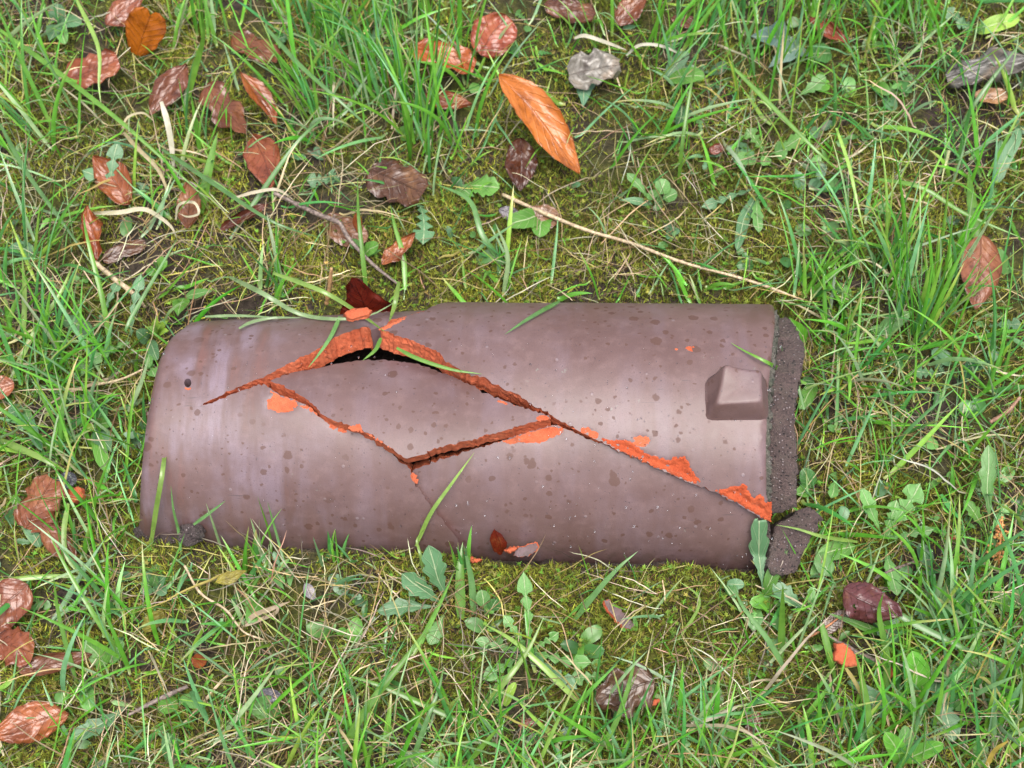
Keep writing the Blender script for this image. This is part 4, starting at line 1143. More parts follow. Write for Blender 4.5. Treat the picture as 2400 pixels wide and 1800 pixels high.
def gauss(px, py, cx, cy, sx, sy): return np.exp(-(((px - cx) / sx) ** 2 + ((py - cy) / sy) ** 2))
def grass_density(px, py):
    return grass_density0(px, py) * clearing(px, py)
def clearing(px, py, k=1.0):
    f = np.ones_like(np.asarray(px, float))
    for (x, y, r, kk) in CLEAR:
        f = f * (1 - k * kk * np.exp(-(((px - x) / r) ** 2 + ((py - y - 0.35 * r) / (1.15 * r)) ** 2)))
    return f
def grass_density0(px, py):
    d = 0.20 + 0.0 * px
    for cx, cy, sx, sy, a in ((950, 180, 230, 240, .65), (1850, 120, 420, 180, .5), (2150, 650, 260, 330, .5), (2150, 1550, 420, 260, .65), (200, 900, 260, 320, .45),
                              (350, 1600, 420, 200, .35), (250, 250, 350, 250, .3), (1250, 1760, 700, 120, .4), (2050, 1050, 250, 200, .3)):
        d = d + a * gauss(px, py, cx, cy, sx, sy)
    for cx, cy, sx, sy, a in ((1500, 560, 420, 110, .32), (850, 610, 330, 90, .25), (1350, 1430, 480, 120, .30), (1700, 1450, 300, 150, .25), (900, 1420, 380, 90, .15), (520, 690, 150, 60, .3)):
        d = d - a * gauss(px, py, cx, cy, sx, sy)
    d = d * (0.75 + 0.9 * vnoise(px, py, 1 / 170, 55))
    return np.clip(d, 0.03, 1)
def moss_density(px, py):
    d = 0.45 + 1.5 * vnoise(px, py, 1 / 120, 31) + 0.9 * vnoise(px, py, 1 / 40, 32)
    for cx, cy, sx, sy, a in ((1500, 570, 500, 120, .5), (800, 620, 350, 100, .5), (1400, 1400, 500, 110, .6), (1700, 1450, 260, 180, .5), (900, 1360, 500, 60, .4)):
        d = d + a * gauss(px, py, cx, cy, sx, sy)
    d = d - 1.2 * gauss(px, py, 500, 722, 90, 26)
    return np.clip(d, 0.04, 1)

BOX = (-150, 2550, -260, 2060)
def pal(n, cols, wts, jit=0.18):
    g_ = 1.14 if cols is GREENS else 1.0
    i = rng.choice(len(cols), n, p=np.array(wts) / sum(wts))
    c = g_ * np.array(cols)[i] * np.exp(rng.normal(0, jit, (n, 1))) * np.exp(rng.normal(0, 0.08, (n, 3)))
    return np.clip(c, 0.004, 0.9)

GREENS = []
# --- moss
parts = []
n = 250000
P = scatter(n, *BOX, moss_density, margin=-0.002)
yel = np.clip(0.5 + 1.4 * fbm(P[:, 0], P[:, 1], 14, 61, 3), 0, 1)[:, None]
tint = (np.array([0.105, 0.125, 0.016]) * 1.3 * (1 - yel) + np.array([0.34, 0.35, 0.046]) * yel) * np.exp(rng.normal(0, 0.38, (n, 1)))
brown = rng.uniform(0, 1, n) < 0.22
tint[brown] = np.array([0.17, 0.11, 0.038]) * np.exp(rng.normal(0, 0.35, (brown.sum(), 1)))
brt = rng.uniform(0, 1, n) < 0.10
tint[brt] = np.array([0.15, 0.25, 0.03]) * np.exp(rng.normal(0, 0.25, (brt.sum(), 1)))
l0 = np.abs(rng.normal(0.35, 0.35, n)); l1 = l0 + rng.normal(0.35, 0.5, n)
parts.append(grow(P, rng.uniform(0, 6.283, n), l0, l1, rng.uniform(0.003, 0.0085, n), rng.uniform(0.0005, 0.0011, n), tint, K=3, fold=0.0, clear=0.0002))
# small starry heads
m = 9000
P0 = scatter(m, *BOX, moss_density, margin=0.0)
P0[:, 2] += rng.uniform(0.003, 0.008, m)
arms = 6
PP = np.repeat(P0, arms, 0); azs = np.tile(np.arange(arms) * 2 * math.pi / arms, m) + np.repeat(rng.uniform(0, 6, m), arms)
tc = np.repeat(pal(m, [(0.16, 0.20, 0.03), (0.12, 0.24, 0.03), (0.22, 0.20, 0.05)], [3, 2, 1], 0.3), arms, 0)
k = m * arms
parts.append(grow(PP, azs, rng.uniform(0.6, 1.1, k), rng.uniform(1.0, 1.7, k), rng.uniform(0.0016, 0.0032, k), np.full(k, 0.0008), tc, K=3, fold=0.0, clear=0.0002))
V, F, T = merge(parts)
tag(mesh_np('moss', V, F, M_MOSS, None, True, {'tint': ('FLOAT_COLOR', T)}), kind='stuff')

# --- dry thatch
parts = []
n = 5600
P = scatter(n, *BOX, lambda x, y: np.clip(0.35 + 0.8 * vnoise(x, y, 1 / 150, 71) + .3 * gauss(x, y, 650, 1400, 350, 120) + .3 * gauss(x, y, 1950, 850, 200, 150) + .2 * gauss(x, y, 350, 350, 400, 300), .05, 1) * clearing(x, y, .75))
P[:, 2] += rng.uniform(0.001, 0.010, n)
tint = pal(n, [(0.40, 0.31, 0.17), (0.52, 0.45, 0.30), (0.28, 0.18, 0.08), (0.36, 0.30, 0.10), (0.20, 0.13, 0.07)], [4, 3, 2, 2, 1.5], 0.25)
parts.append(grow(P, rng.uniform(0, 6.283, n), rng.uniform(0.9, 1.5, n), rng.uniform(1.3, 1.9, n), rng.uniform(0.012, 0.06, n), rng.uniform(0.00035, 0.0008, n), tint * rng.choice([.35, .6, .85, 1.0], n)[:, None], K=9, fold=0.0, wig=0.30, shape=0.5, clear=0.003))
n = 200
P = scatter(n, *BOX, grass_density)
parts.append(grow(P, rng.uniform(0, 6.283, n), rng.uniform(0.3, 1.2, n), rng.uniform(1.2, 2.0, n), rng.uniform(0.03, 0.08, n), rng.uniform(0.0009, 0.0022, n),
                  pal(n, [(0.40, 0.33, 0.19), (0.48, 0.41, 0.28), (0.33, 0.30, 0.08)], [3, 2, 2], 0.2), K=12, fold=0.3, wig=0.25, clear=0.006))
V, F, T = merge(parts)
tag(mesh_np('dry_grass', V, F, M_DRY, None, True, {'tint': ('FLOAT_COLOR', T)}), kind='stuff')

# --- living grass
GREENS = [(0.09, 0.27, 0.024), (0.065, 0.215, 0.05), (0.13, 0.33, 0.04), (0.20, 0.35, 0.05), (0.13, 0.28, 0.11), (0.24, 0.36, 0.17)]
parts = []
n = 1900
P = scatter(n, *BOX, grass_density)
parts.append(grow(P, rng.uniform(0, 6.283, n), rng.uniform(0.15, 1.0, n), rng.uniform(0.7, 1.7, n), rng.uniform(0.02, 0.075, n), 0.0011 + 0.0024 * rng.uniform(0, 1, n) ** 2.2,
                  pal(n, GREENS, [3, 2.5, 2, 1.2, 2.5, 2.2]), K=11, wig=0.06, clear=0.005))
n = 3800      # short young blades near the ground
P = scatter(n, *BOX, lambda x, y: 0.15 * clearing(x, y) + 0.85 * grass_density(x, y))
parts.append(grow(P, rng.uniform(0, 6.283, n), rng.uniform(0.1, 1.0, n), rng.uniform(0.4, 1.7, n), rng.uniform(0.010, 0.035, n), rng.uniform(0.0007, 0.0016, n),
                  pal(n, GREENS, [2, 2, 2, 2, 2, 2], 0.25), K=7, wig=0.1, clear=0.003))
# tufts: photo pixel of the crown, blades, spread, length range (mm), mean azimuth (deg, None = all round), lean range
TUFTS = [(1010, 330, 70, 60, 50, 125, 95, .05, .75), (930, 250, 55, 90, 50, 110, 120, .1, .9), (1080, 200, 40, 60, 50, 110, 75, .1, .8), (1000, 90, 45, 90, 50, 110, 95, .1, .8),
         (830, 120, 40, 90, 40, 100, 130, .2, 1.0), (700, 90, 40, 90, 50, 110, 110, .1, .9), (740, 270, 30, 70, 50, 110, 150, .3, 1.1), (480, 330, 24, 60, 50, 110, 60, .2, 1.0),
         (1830, 170, 70, 90, 50, 120, 80, .1, .9), (1960, 60, 60, 90, 50, 110, 95, .1, .9), (2150, 60, 45, 100, 50, 110, 100, .1, 1.0), (1700, 60, 45, 100, 50, 120, 85, .1, .9),
         (1570, 120, 30, 70, 50, 110, 80, .1, .9), (2140, 780, 60, 60, 50, 120, 100, .1, .8), (2230, 700, 36, 70, 50, 110, 80, .2, .9), (2060, 640, 34, 60, 50, 120, 130, .2, 1.0),
         (2320, 900, 26, 60, 40, 90, 90, .2, 1.0), (1990, 900, 26, 50, 40, 90, None, .4, 1.2), (2200, 1420, 50, 90, 50, 120, 120, .2, 1.1), (2330, 1520, 50, 90, 50, 120, 130, .2, 1.1),
         (2150, 1640, 55, 110, 40, 110, 100, .2, 1.1), (2000, 1740, 45, 110, 40, 100, 80, .2, 1.1), (2330, 1720, 45, 90, 40, 100, 100, .2, 1.1), (1500, 1720, 46, 90, 40, 110, 100, .2, 1.1),
         (1420, 1760, 36, 90, 40, 100, 70, .2, 1.1), (1650, 1770, 30, 80, 40, 90, 100, .2, 1.1), (1130, 1740, 30, 120, 40, 100, 90, .2, 1.1), (860, 1760, 30, 100, 40, 110, 60, .2, 1.1),
         (620, 1700, 28, 100, 40, 100, 70, .2, 1.1), (290, 1500, 30, 70, 50, 120, 110, .3, 1.1), (180, 1290, 26, 70, 40, 110, 90, .2, 1.0), (190, 1080, 34, 50, 50, 120, 110, .1, 1.0),
         (90, 900, 26, 70, 40, 110, 80, .3, 1.1), (230, 900, 22, 60, 40, 110, 120, .3, 1.1), (60, 640, 24, 70, 40, 110, 70, .3, 1.1), (100, 330, 24, 80, 50, 130, 130, .3, 1.1),
         (60, 120, 26, 90, 50, 130, 90, .2, 1.1), (300, 60, 18, 80, 50, 110, 110, .2, 1.1), (500, 60, 24, 80, 50, 110, 100, .2, 1.0), (1180, 640, 20, 30, 25, 60, None, .4, 1.3),
         (650, 700, 18, 40, 25, 60, 60, .3, 1.2), (1640, 680, 18, 60, 25, 60, None, .5, 1.3), (780, 1320, 12, 40, 20, 50, 100, .1, .9), (600, 1330, 12, 50, 20, 60, 90, .1, 1.0),
         (1085, 1340, 12, 14, 25, 55, 95, .0, .7), (560, 1420, 14, 60, 30, 80, None, .4, 1.3), (2360, 250, 24, 60, 40, 100, 100, .2, 1.0), (2250, 430, 22, 80, 40, 100, 120, .3, 1.1),
         (1500, 760 - 440, 16, 80, 40, 90, None, .4, 1.2), (1960, 1240, 12, 40, 30, 60, None, .6, 1.3), (30, 1720, 14, 60, 40, 90, 70, .3, 1.1), (1880, 700, 22, 40, 30, 80, 60, .2, 1.1), (1950, 780, 22, 50, 30, 80, None, .4, 1.3)]
for (px, py, nb, sp, la, lb, az, a0, a1) in TUFTS:
    nb = int(nb * 0.85)
    c = G(px, py); s = px_scale(c) * sp
    PP = np.stack([c[0] + rng.normal(0, s * .55, nb), c[1] + rng.normal(0, s * .6, nb), np.zeros(nb)], 1)
    qx, qy = proj(PP)
    PP = PP[(tile_h(PP[:, 0], PP[:, 1], 0.003) < 0) & (rng.uniform(0, 1, nb) < clearing(qx, qy))]; nb = len(PP)
    if nb == 0: continue
    PP[:, 2] = gz(PP[:, 0], PP[:, 1]) - 0.001
    aa = rng.uniform(0, 6.283, nb) if az is None else np.radians(az) + rng.normal(0, 0.75, nb)
    parts.append(grow(PP, aa, rng.uniform(a0 * .5, a1 * .6, nb), rng.uniform(a0 + .2, a1 + .45, nb), rng.uniform(la, lb, nb) * (0.74e-3 if py > 1250 else 0.92e-3), 0.0012 + 0.0023 * rng.uniform(0, 1, nb) ** 1.6,
                      pal(nb, GREENS, [4, 2.5, 2, .8, 1.2, 1.0], 0.15), K=12, wig=0.03, clear=0.005))

def spline(pts, K):
    pts = np.array(pts, float); n = len(pts)
    d = np.concatenate([[0], np.cumsum(np.linalg.norm(np.diff(pts, axis=0), axis=1))]); d /= d[-1]
    t = np.linspace(0, 1, K); out = np.zeros((K, 3))
    ext = np.vstack([2 * pts[0] - pts[1], pts, 2 * pts[-1] - pts[-2]])
    for i, tt in enumerate(t):
        j = min(max(np.searchsorted(d, tt) - 1, 0), n - 2)
        f = (tt - d[j]) / max(d[j + 1] - d[j], 1e-9)
        p0, p1, p2, p3 = ext[j:j + 4]
        out[i] = 0.5 * ((2 * p1) + (-p0 + p2) * f + (2 * p0 - 5 * p1 + 4 * p2 - p3) * f * f + (-p0 + 3 * p1 - 3 * p2 + p3) * f ** 3)
    return out

def blade_line(px_pts, hts, width, col, K=18, taper=3.0):
    """a traced blade: photo pixels and heights (mm) above the ground or the tile"""
    pts = []
    for (x, y), h in zip(px_pts, hts):
        P = G(x, y, h * 1e-3)
        if h >= 60:
            c = CL if x < 900 else CB
            q, th = c.hit(x, y, 0.003)
            S = c.point(np.array(q), np.array(th), 0.003)
            if np.hypot(proj(S)[0] - x, proj(S)[1] - y) < 3: P = S
            pts.append(P); continue
        # anything that would fall inside the tile is laid on its skin
        for c in (CB, CL):
            q, th = c.hit(x, y)
            S = c.point(np.array(q), np.array(th), 0.0018 + 0.0006 * max(h - 8, 0) * 0)
            if tile_h(np.array(P[0]), np.array(P[1]), 0.0) > P[2] and 0.02 < th < 2.6 and np.linalg.norm(S - CAM) < np.linalg.norm(P - CAM):
                P = S
        pts.append(P)
    C = spline(pts, K)
    T = np.gradient(C, axis=0); T /= np.linalg.norm(T, axis=1)[:, None]
    view = np.array([0, -0.35, 0.94])
    S = np.cross(T, view); S /= np.linalg.norm(S, axis=1)[:, None] + 1e-9
    t = np.linspace(0, 1, K)
    W = width * 0.5e-3 * (np.clip(1 - t ** taper, 0, 1) * (0.6 + 0.4 * sstep(t, 0, .2)) + 0.03)
    return ribbons(C[None], S[None], W[None], np.array([col]), 0.3)
g1, g2, g3, g4 = (0.11, 0.24, 0.03), (0.10, 0.21, 0.06), (0.19, 0.30, 0.06), (0.20, 0.29, 0.13)
TRACED = [
    ([(352, 1290), (368, 1190), (385, 1090), (392, 990)], (2, 6, 8, 10), 3.0, g3), ([(425, 1300), (420, 1240), (408, 1190), (402, 1135)], (2, 6, 8, 9), 1.8, g2),
    ([(455, 1225), (490, 1200), (530, 1170)], (4, 8, 12), 2.0, g2), ([(520, 1290), (500, 1220), (484, 1175)], (4, 10, 14), 1.6, g4),
    ([(560, 1420), (620, 1330), (635, 1270), (605, 1160)], (0, 6, 10, 12), 1.8, g1), ([(640, 1370), (612, 1290), (588, 1210)], (2, 12, 20), 3.0, g4), ([(670, 1330), (650, 1250), (628, 1172)], (3, 10, 16), 1.6, g2),
    ([(975, 1275), (1010, 1200), (1060, 1130), (1112, 1060)], (4, 8, 10, 12), 2.4, g3), ([(1000, 1380), (985, 1300), (978, 1260), (1000, 1230)], (2, 10, 12, 12), 2.0, g3),
    ([(1080, 1450), (1078, 1340), (1085, 1265)], (2, 12, 26), 6.0, g1), ([(1110, 1440), (1105, 1360), (1088, 1280)], (2, 14, 26), 4.0, g2),
    ([(1345, 1455), (1400, 1385), (1450, 1330), (1495, 1292)], (2, 14, 22, 30), 3.4, g2), ([(1890, 900), (1850, 880), (1800, 855), (1740, 825), (1712, 808)], (40, 50, 52, 52, 54), 2.8, g1),
    ([(1885, 960), (1868, 900), (1840, 850), (1830, 815)], (40, 46, 48, 50), 2.2, g2), ([(2010, 1270), (1930, 1258), (1870, 1240), (1818, 1230)], (14, 26, 34, 38), 2.2, g3),
    ([(1312, 706), (1262, 733), (1218, 760), (1183, 784)], (84, 88, 88, 88), 2.6, g2),
    ([(797, 742), (776, 788), (749, 828), (722, 862)], (86, 90, 92, 88), 2.6, g2),
    ([(640, 640), (760, 685), (850, 740), (905, 780)], (60, 84, 90, 92), 2.8, g3), ([(935, 660), (925, 715), (912, 755)], (80, 86, 88), 3.0, g3), ([(560, 770), (590, 755), (640, 745), (710, 745)], (72, 74, 78, 82), 2.0, g4),
    ([(540, 650), (620, 690), (700, 735), (790, 748), (870, 738), (935, 702)], (30, 70, 84, 88, 88, 88), 3.0, g4),
    ([(480, 742), (560, 740), (660, 745)], (66, 72, 76), 1.8, g4),
    ([(893, 792), (880, 820), (850, 845)], (70, 66, 66), 2.4, g1), ([(930, 820), (980, 845), (1060, 870), (1130, 880)], (50, 52, 54, 56), 2.4, g1),
    ([(540, 560), (600, 470), (700, 330), (780, 260)], (4, 10, 30, 30), 3.4, g2), ([(0, 70), (150, 180), (300, 300), (500, 480)], (20, 30, 34, 20), 3.4, g1),
    ([(180, 0), (230, 110), (232, 200), (238, 250)], (40, 40, 36, 30), 3.0, g3), ([(430, 260), (455, 170), (475, 100), (480, 50)], (6, 20, 40, 60), 5.0, g1),
    ([(0, 290), (60, 400), (160, 540), (230, 640)], (20, 26, 20, 10), 3.0, g2), ([(470, 500), (485, 420), (500, 350), (510, 310)], (4, 16, 26, 34), 6.5, g1),
    ([(380, 350), (500, 430), (640, 520), (760, 560)], (20, 26, 26, 10), 3.0, g2), ([(620, 60), (700, 150), (800, 240), (900, 330)], (40, 44, 40, 20), 3.0, g2),
    ([(1590, 430), (1600, 330), (1620, 200), (1640, 100)], (4, 30, 50, 70), 2.6, g1), ([(1720, 160), (1820, 260), (1920, 360), (1990, 420)], (30, 30, 24, 8), 3.2, g1), ([(2240, 320), (2300, 220), (2400, 90)], (10, 30, 40), 3.0, g2),
    ([(2060, 420), (2160, 440), (2260, 500), (2400, 560)], (20, 30, 26, 20), 3.0, g1), ([(1960, 300), (1990, 390), (2010, 480), (2030, 560)], (20, 26, 20, 8), 2.4, g3), ([(2290, 560), (2276, 470), (2270, 400)], (6, 22, 36), 7.5, g1),
    ([(1840, 1570), (1800, 1500), (1740, 1420), (1720, 1370)], (20, 30, 34, 40), 3.2, g2), ([(1830, 1550), (1832, 1470), (1835, 1370)], (4, 16, 34), 4.2, g1), ([(1925, 1460), (1945, 1540), (1960, 1600)], (26, 20, 4), 4.0, g1),
    ([(2060, 1410), (2140, 1460), (2260, 1520), (2330, 1560)], (30, 30, 26, 20), 4.0, g2), ([(2075, 1640), (2078, 1540), (2060, 1440), (2070, 1390)], (4, 20, 34, 50), 4.2, g1), ([(2040, 1740), (2030, 1640), (2005, 1530)], (4, 20, 40), 4.0, g1),
    ([(1100, 1700), (900, 1610), (800, 1580)], (6, 20, 22), 3.4, g1), ([(790, 1780), (860, 1660), (960, 1530), (1010, 1460)], (4, 24, 34, 40), 4.4, g1), ([(960, 1800), (1000, 1690), (1030, 1610), (1040, 1560)], (4, 20, 26, 30), 3.0, g2),
    ([(1130, 1660), (1190, 1590), (1240, 1520), (1275, 1445)], (6, 20, 24, 24), 3.2, g3), ([(1360, 1650), (1270, 1560), (1200, 1500), (1130, 1460)], (6, 18, 20, 10), 3.4, g3), ([(1370, 1800), (1440, 1700), (1480, 1580), (1490, 1510)], (4, 24, 40, 50), 3.2, g1),
    ([(0, 1360), (150, 1350), (230, 1365)], (16, 18, 10), 3.0, g3), ([(160, 1180), (150, 1250), (160, 1310), (210, 1370)], (30, 20, 14, 6), 3.2, g3), ([(300, 1560), (220, 1440), (150, 1320), (110, 1240)], (4, 26, 40, 50), 3.0, g1), ([(180, 1600), (140, 1450), (125, 1350)], (4, 26, 50), 2.8, g1),
    ([(20, 900), (80, 780), (140, 690), (175, 610)], (4, 18, 24, 24), 3.6, g3), ([(55, 790), (58, 690), (52, 600)], (10, 26, 40), 3.4, g3), ([(260, 820), (240, 700), (205, 560), (195, 500)], (4, 26, 40, 40), 3.4, g1), ([(300, 780), (300, 760), (380, 620), (415, 560)], (20, 24, 30, 34), 2.6, g2),
    ([(300, 965), (330, 900), (350, 830)], (6, 16, 24), 3.0, g4), ([(0, 1030), (100, 1075), (180, 1120)], (16, 22, 14), 4.0, g3),
    ([(1180, 620), (1130, 550), (1100, 470), (1020, 430)], (4, 18, 18, 12), 3.8, g2), ([(1180, 690), (1190, 600), (1160, 520)], (4, 22, 34), 3.0, g4), ([(950, 680), (945, 600), (925, 530), (915, 480)], (4, 14, 22, 30), 3.4, g1), ([(860, 690), (850, 600), (840, 500), (838, 420)], (4, 20, 34, 50), 3.0, g1),
    ([(1590, 1500), (1640, 1410), (1590, 1360)], (2, 14, 18), 1.8, g3),
]
for pts, hts, wd, colr in TRACED:
    jc = np.array(colr) * math.exp(random.gauss(0, 0.12))
    parts.append(blade_line(pts, hts, wd, jc))
V, F, T = merge(parts)
tag(mesh_np('grass', V, F, M_GRASS, None, True, {'tint': ('FLOAT_COLOR', T)}), kind='stuff')
# water drops sitting on the blades
sel = rng.choice(len(V), 6000, replace=False)
Pd = V[sel] + np.array([0, 0, 0.0003])
bm = bmesh.new(); bmesh.ops.create_icosphere(bm, subdivisions=1, radius=1.0)
sv = np.array([v.co[:] for v in bm.verts]); sf = np.array([[v.index for v in f.verts] for f in bm.faces]); bm.free()
rad = 0.00022 + 0.00055 * rng.uniform(0, 1, len(Pd)) ** 2
DV = (Pd[:, None] + sv[None] * rad[:, None, None]).reshape(-1, 3)
# beads of rain on the glaze
nb = 420
q_ = rng.uniform(0.02, 0.40, nb); th_ = rng.uniform(0.12, 2.0, nb)
rb = 0.0003 + 0.0006 * rng.uniform(0, 1, nb) ** 3
Pb = np.where((q_ < 0.2)[:, None], CL.point(q_, th_, 0.0), CB.point(q_, th_, 0.0))
hb = tile_h(Pb[:, 0], Pb[:, 1], 0.0)
kb = hb > 0
Pd = np.concatenate([Pd, Pb[kb]]); rad = np.concatenate([rad, rb[kb]])
DV = (Pd[:, None] + sv[None] * rad[:, None, None]).reshape(-1, 3)
DF = (sf[None] + (np.arange(len(Pd)) * len(sv))[:, None, None]).reshape(-1, 3)
tag(mesh_np('water_drops', DV, DF, M_DROP, None, True), kind='stuff')

# ------------------------------------------------------------------ leaves
def half_width(kind, u, r):
    if kind == 'beech':
        return np.sin(np.pi * u ** 0.88) ** 0.82 * (1 - 0.12 * u)
    if kind == 'oval':
        return np.sqrt(np.maximum(1 - (2 * u - 1) ** 2, 0)) ** 0.95
    if kind == 'heart':
        return np.sqrt(np.maximum(1 - (2 * np.clip(u, 0, 1) - 1) ** 2, 0)) ** 0.7 * (1.08 - 0.3 * u)
    if kind == 'lance':
        return np.sin(np.pi * u ** 0.75) ** 1.1
    if kind == 'spoon':       # long stalk, round blade
        b = np.clip((u - 0.42) / 0.58, 0, 1)
        return np.maximum(np.sqrt(np.maximum(1 - (2 * b - 1) ** 2, 0)) * (b > 0), 0.075 * (1 - b))
    if kind == 'paddle':      # hawkbit-like, slowly widening with small teeth
        e = np.sin(np.pi * np.clip(u, 0, 1) ** 2.1) ** 0.8
        ph = (u * 5.0 + 0.3) % 1.0
        tooth = 1 - 0.34 * np.where(ph < .8, 1 - ph / .8, (ph - .8) / .2) * sstep(u, .98, .8)
        return np.maximum(e * tooth, 0.08 * (1 - u))
    if kind == 'dandelion':
        e = (0.22 + 0.78 * u ** 0.8) * np.where(u > 0.80, np.sqrt(np.maximum(1 - ((u - 0.80) / 0.20) ** 2, 0)), 1)
        ph = (u * 5.2 + 0.25) % 1.0
        saw = np.where(ph < 0.80, ph / 0.80, (1 - ph) / 0.20)
        cut = np.where(u < 0.80, 0.22 + 0.78 * saw ** 1.3, 1.0)
        return np.maximum(e * cut, 0.08)
    if kind == 'ivy':
        k = np.interp(u, [0, .06, .18, .32, .45, .60, .78, 1], [.2, .75, 1.0, .72, .55, .48, .26, 0])
        return k
    if kind == 'lobed':
        return np.interp(u, [0, .05, .18, .30, .40, .52, .66, .76, .9, 1], [.1, .55, .95, .80, .62, .98, .85, .50, .42, .02])
    if kind == 'torn':
        return np.interp(u, [0, .1, .3, .45, .55, .7, .85, 1], [.35, .8, .95, .75, 1.0, .8, .85, .45])
    if kind == 'flag':
        return np.interp(u, [0, .12, .3, .5, .75, .9, 1], [.85, 1.0, .85, .55, .34, .30, .05])
    if kind == 'notched':
        return np.interp(u, [0, .12, .35, .6, .8, .93, 1], [.25, .55, .85, 1.0, 1.0, .8, .42])
    return np.sin(np.pi * u)

def leaf_geo(kind, B, T, W, fold=0.0, curl=0.0, bend=0.0, wave=0.1, roll=0.0, seed=0, nu=30, nv=12, nrm=None, hole=None, serr=0.0, cup=0.0):
    r = np.random.default_rng(seed)
    B = np.asarray(B, float); T = np.asarray(T, float)
    L = np.linalg.norm(T - B); ex = (T - B) / L
    up = np.array([0, -0.25, 0.97]) if nrm is None else np.asarray(nrm, float)
    ez = up - ex * (up @ ex); ez /= np.linalg.norm(ez)
    if roll:
        ez = np.array(Matrix.Rotation(math.radians(roll), 3, Vector(ex)) @ Vector(ez))
    ey = np.cross(ez, ex)
    if kind in ('dandelion',): nu = 46
    if kind in ('paddle',): nu = 36
    u = np.linspace(0, 1, nu); v = np.linspace(-1, 1, nv * 2 + 1)
    wl = half_width(kind, u, r) * (1 + 0.10 * fbm(u, u * 0 + seed, 7, seed, 3)); wr = half_width(kind, u, r) * (1 + 0.10 * fbm(u, u * 0 + seed + 9, 7, seed + 4, 3))
    if serr:
        wl = wl * (1 - serr * ((u * 9) % 1.0)); wr = wr * (1 - serr * ((u * 9 + .4) % 1.0))
    UU, VV = np.meshgrid(u, v, indexing='ij')
    hw = np.where(VV < 0, wl[:, None], wr[:, None]) * W * 0.5
    y = VV * hw
    x = UU * L - (0.0 if kind != 'dandelion' else 0.06) * L * np.abs(VV) ** 1.5 * (UU > .1)
    if kind == 'notched': x = x - 0.10 * L * np.exp(-(VV / 0.28) ** 2) * sstep(UU, 0.75, 1.0)
    if kind == 'beech': x = x + 0.03 * L * np.abs(VV) * UU
    z = np.zeros_like(x)
    z += np.abs(y) * math.tan(math.radians(fold))
    z += cup * W * 0.5 * (VV ** 2) * (hw / (W * 0.5 + 1e-9))
    sidew = 0.06 * L * fbm(u, u * 0 + 3, 2.0, seed + 12, 2)
    y = y + sidew[:, None]
    wv = fbm(UU * 1.0, VV * 0.5 + seed, 3.2, seed + 2, 3)
    z += wave * W * 0.55 * wv * (0.25 + np.abs(VV) ** 1.5)
    z += min(wave, .3) * W * 0.10 * fbm(UU, VV * 0.6 + seed * 3, 8.0, seed + 31, 3)
    if wave > 0.03 and kind in ('beech', 'oval', 'heart', 'lobed', 'notched', 'torn'):   # corrugation along the lateral veins
        z += 0.006 * W * np.sin((UU - 0.28 * np.abs(VV)) * 8 * 2 * np.pi) * np.abs(VV) ** .6
    if curl:   # roll the blade round its midrib
        k = curl / (W * 0.5 + 1e-9)
        ang = y * k
        y2 = np.sin(ang) / k; z2 = (1 - np.cos(ang)) / k
        y, z = y2 - z * np.sin(ang), z2 + z * np.cos(ang)
    z = z + bend * L * 4 * UU * (1 - UU)
    P = B + x[..., None] * ex + y[..., None] * ey + z[..., None] * ez
    n2 = nv * 2 + 1
    idx = (np.arange(nu - 1)[:, None] * n2 + np.arange(n2 - 1)[None]).ravel()
    F = np.stack([idx, idx + 1, idx + n2 + 1, idx + n2], 1)
    # lift whatever would sink into the earth
    P = P.reshape(-1, 3)
    P[:, 2] = np.maximum(P[:, 2], gz(P[:, 0], P[:, 1]) + 0.0008)
    hh = tile_h(P[:, 0], P[:, 1], 0.0)
    P[:, 2] = np.where((hh > 0) & (P[:, 2] < hh + .0015) & (P[:, 2] > hh - .02), hh + .0015, P[:, 2])
    if hole:
        c = np.stack([UU.ravel()[F].mean(1), VV.ravel()[F].mean(1)], 1)
        k = np.ones(len(F), bool)
        for hu, hv, hr in hole: k &= ((c[:, 0] - hu) ** 2 + ((c[:, 1] - hv) * .5) ** 2) > hr * hr
        F = F[k]
    UVW = np.stack([UU.ravel(), VV.ravel(), np.full(UU.size, W)], 1)
    return P, F, UVW

def leaf_obj(name, mat, color, parent, geo, origin=None):
    P, F, UVW = geo
    o = mesh_np(name, P, F, mat, parent, True, {'blade_uv': ('FLOAT_VECTOR', UVW)}, parent_world(parent) if parent else origin)
    o.color = (*color, 1)
    return o

for i, (lab, b, t, wpx, (zb, zt), kind, colr, kw) in enumerate(DEAD):
    kw = dict(kw)
    B, T = G(*b, zb * 1e-3), G(*t, zt * 1e-3)
    if 'crimson' in lab:
        q, th = CC.hit(*b); B = CC.point(np.array(q), np.array(th), 0.003); q, th = CC.hit(*t); T = CC.point(np.array(q), np.array(th), 0.003)
    W = wpx * px_scale((B + T) / 2)
    kw['wave'] = kw.get('wave', .1) * 1.5 + .04
    if kind == 'beech' and 'curl' not in kw: kw['curl'] = (i * 37 % 11 - 4) * 0.14
    if kind == 'beech' and i % 3 == 0: kw['serr'] = 0.07
    colr = tuple(np.array(colr) * (np.array([.52, .41, .33]) if colr[0] > 1.4 * colr[2] else .75))
    o = leaf_obj('fallen_leaf', M_DEAD, colr, None, leaf_geo(kind, B, T, W, seed=100 + i, **kw), B)
    tag(o, lab, 'leaf')

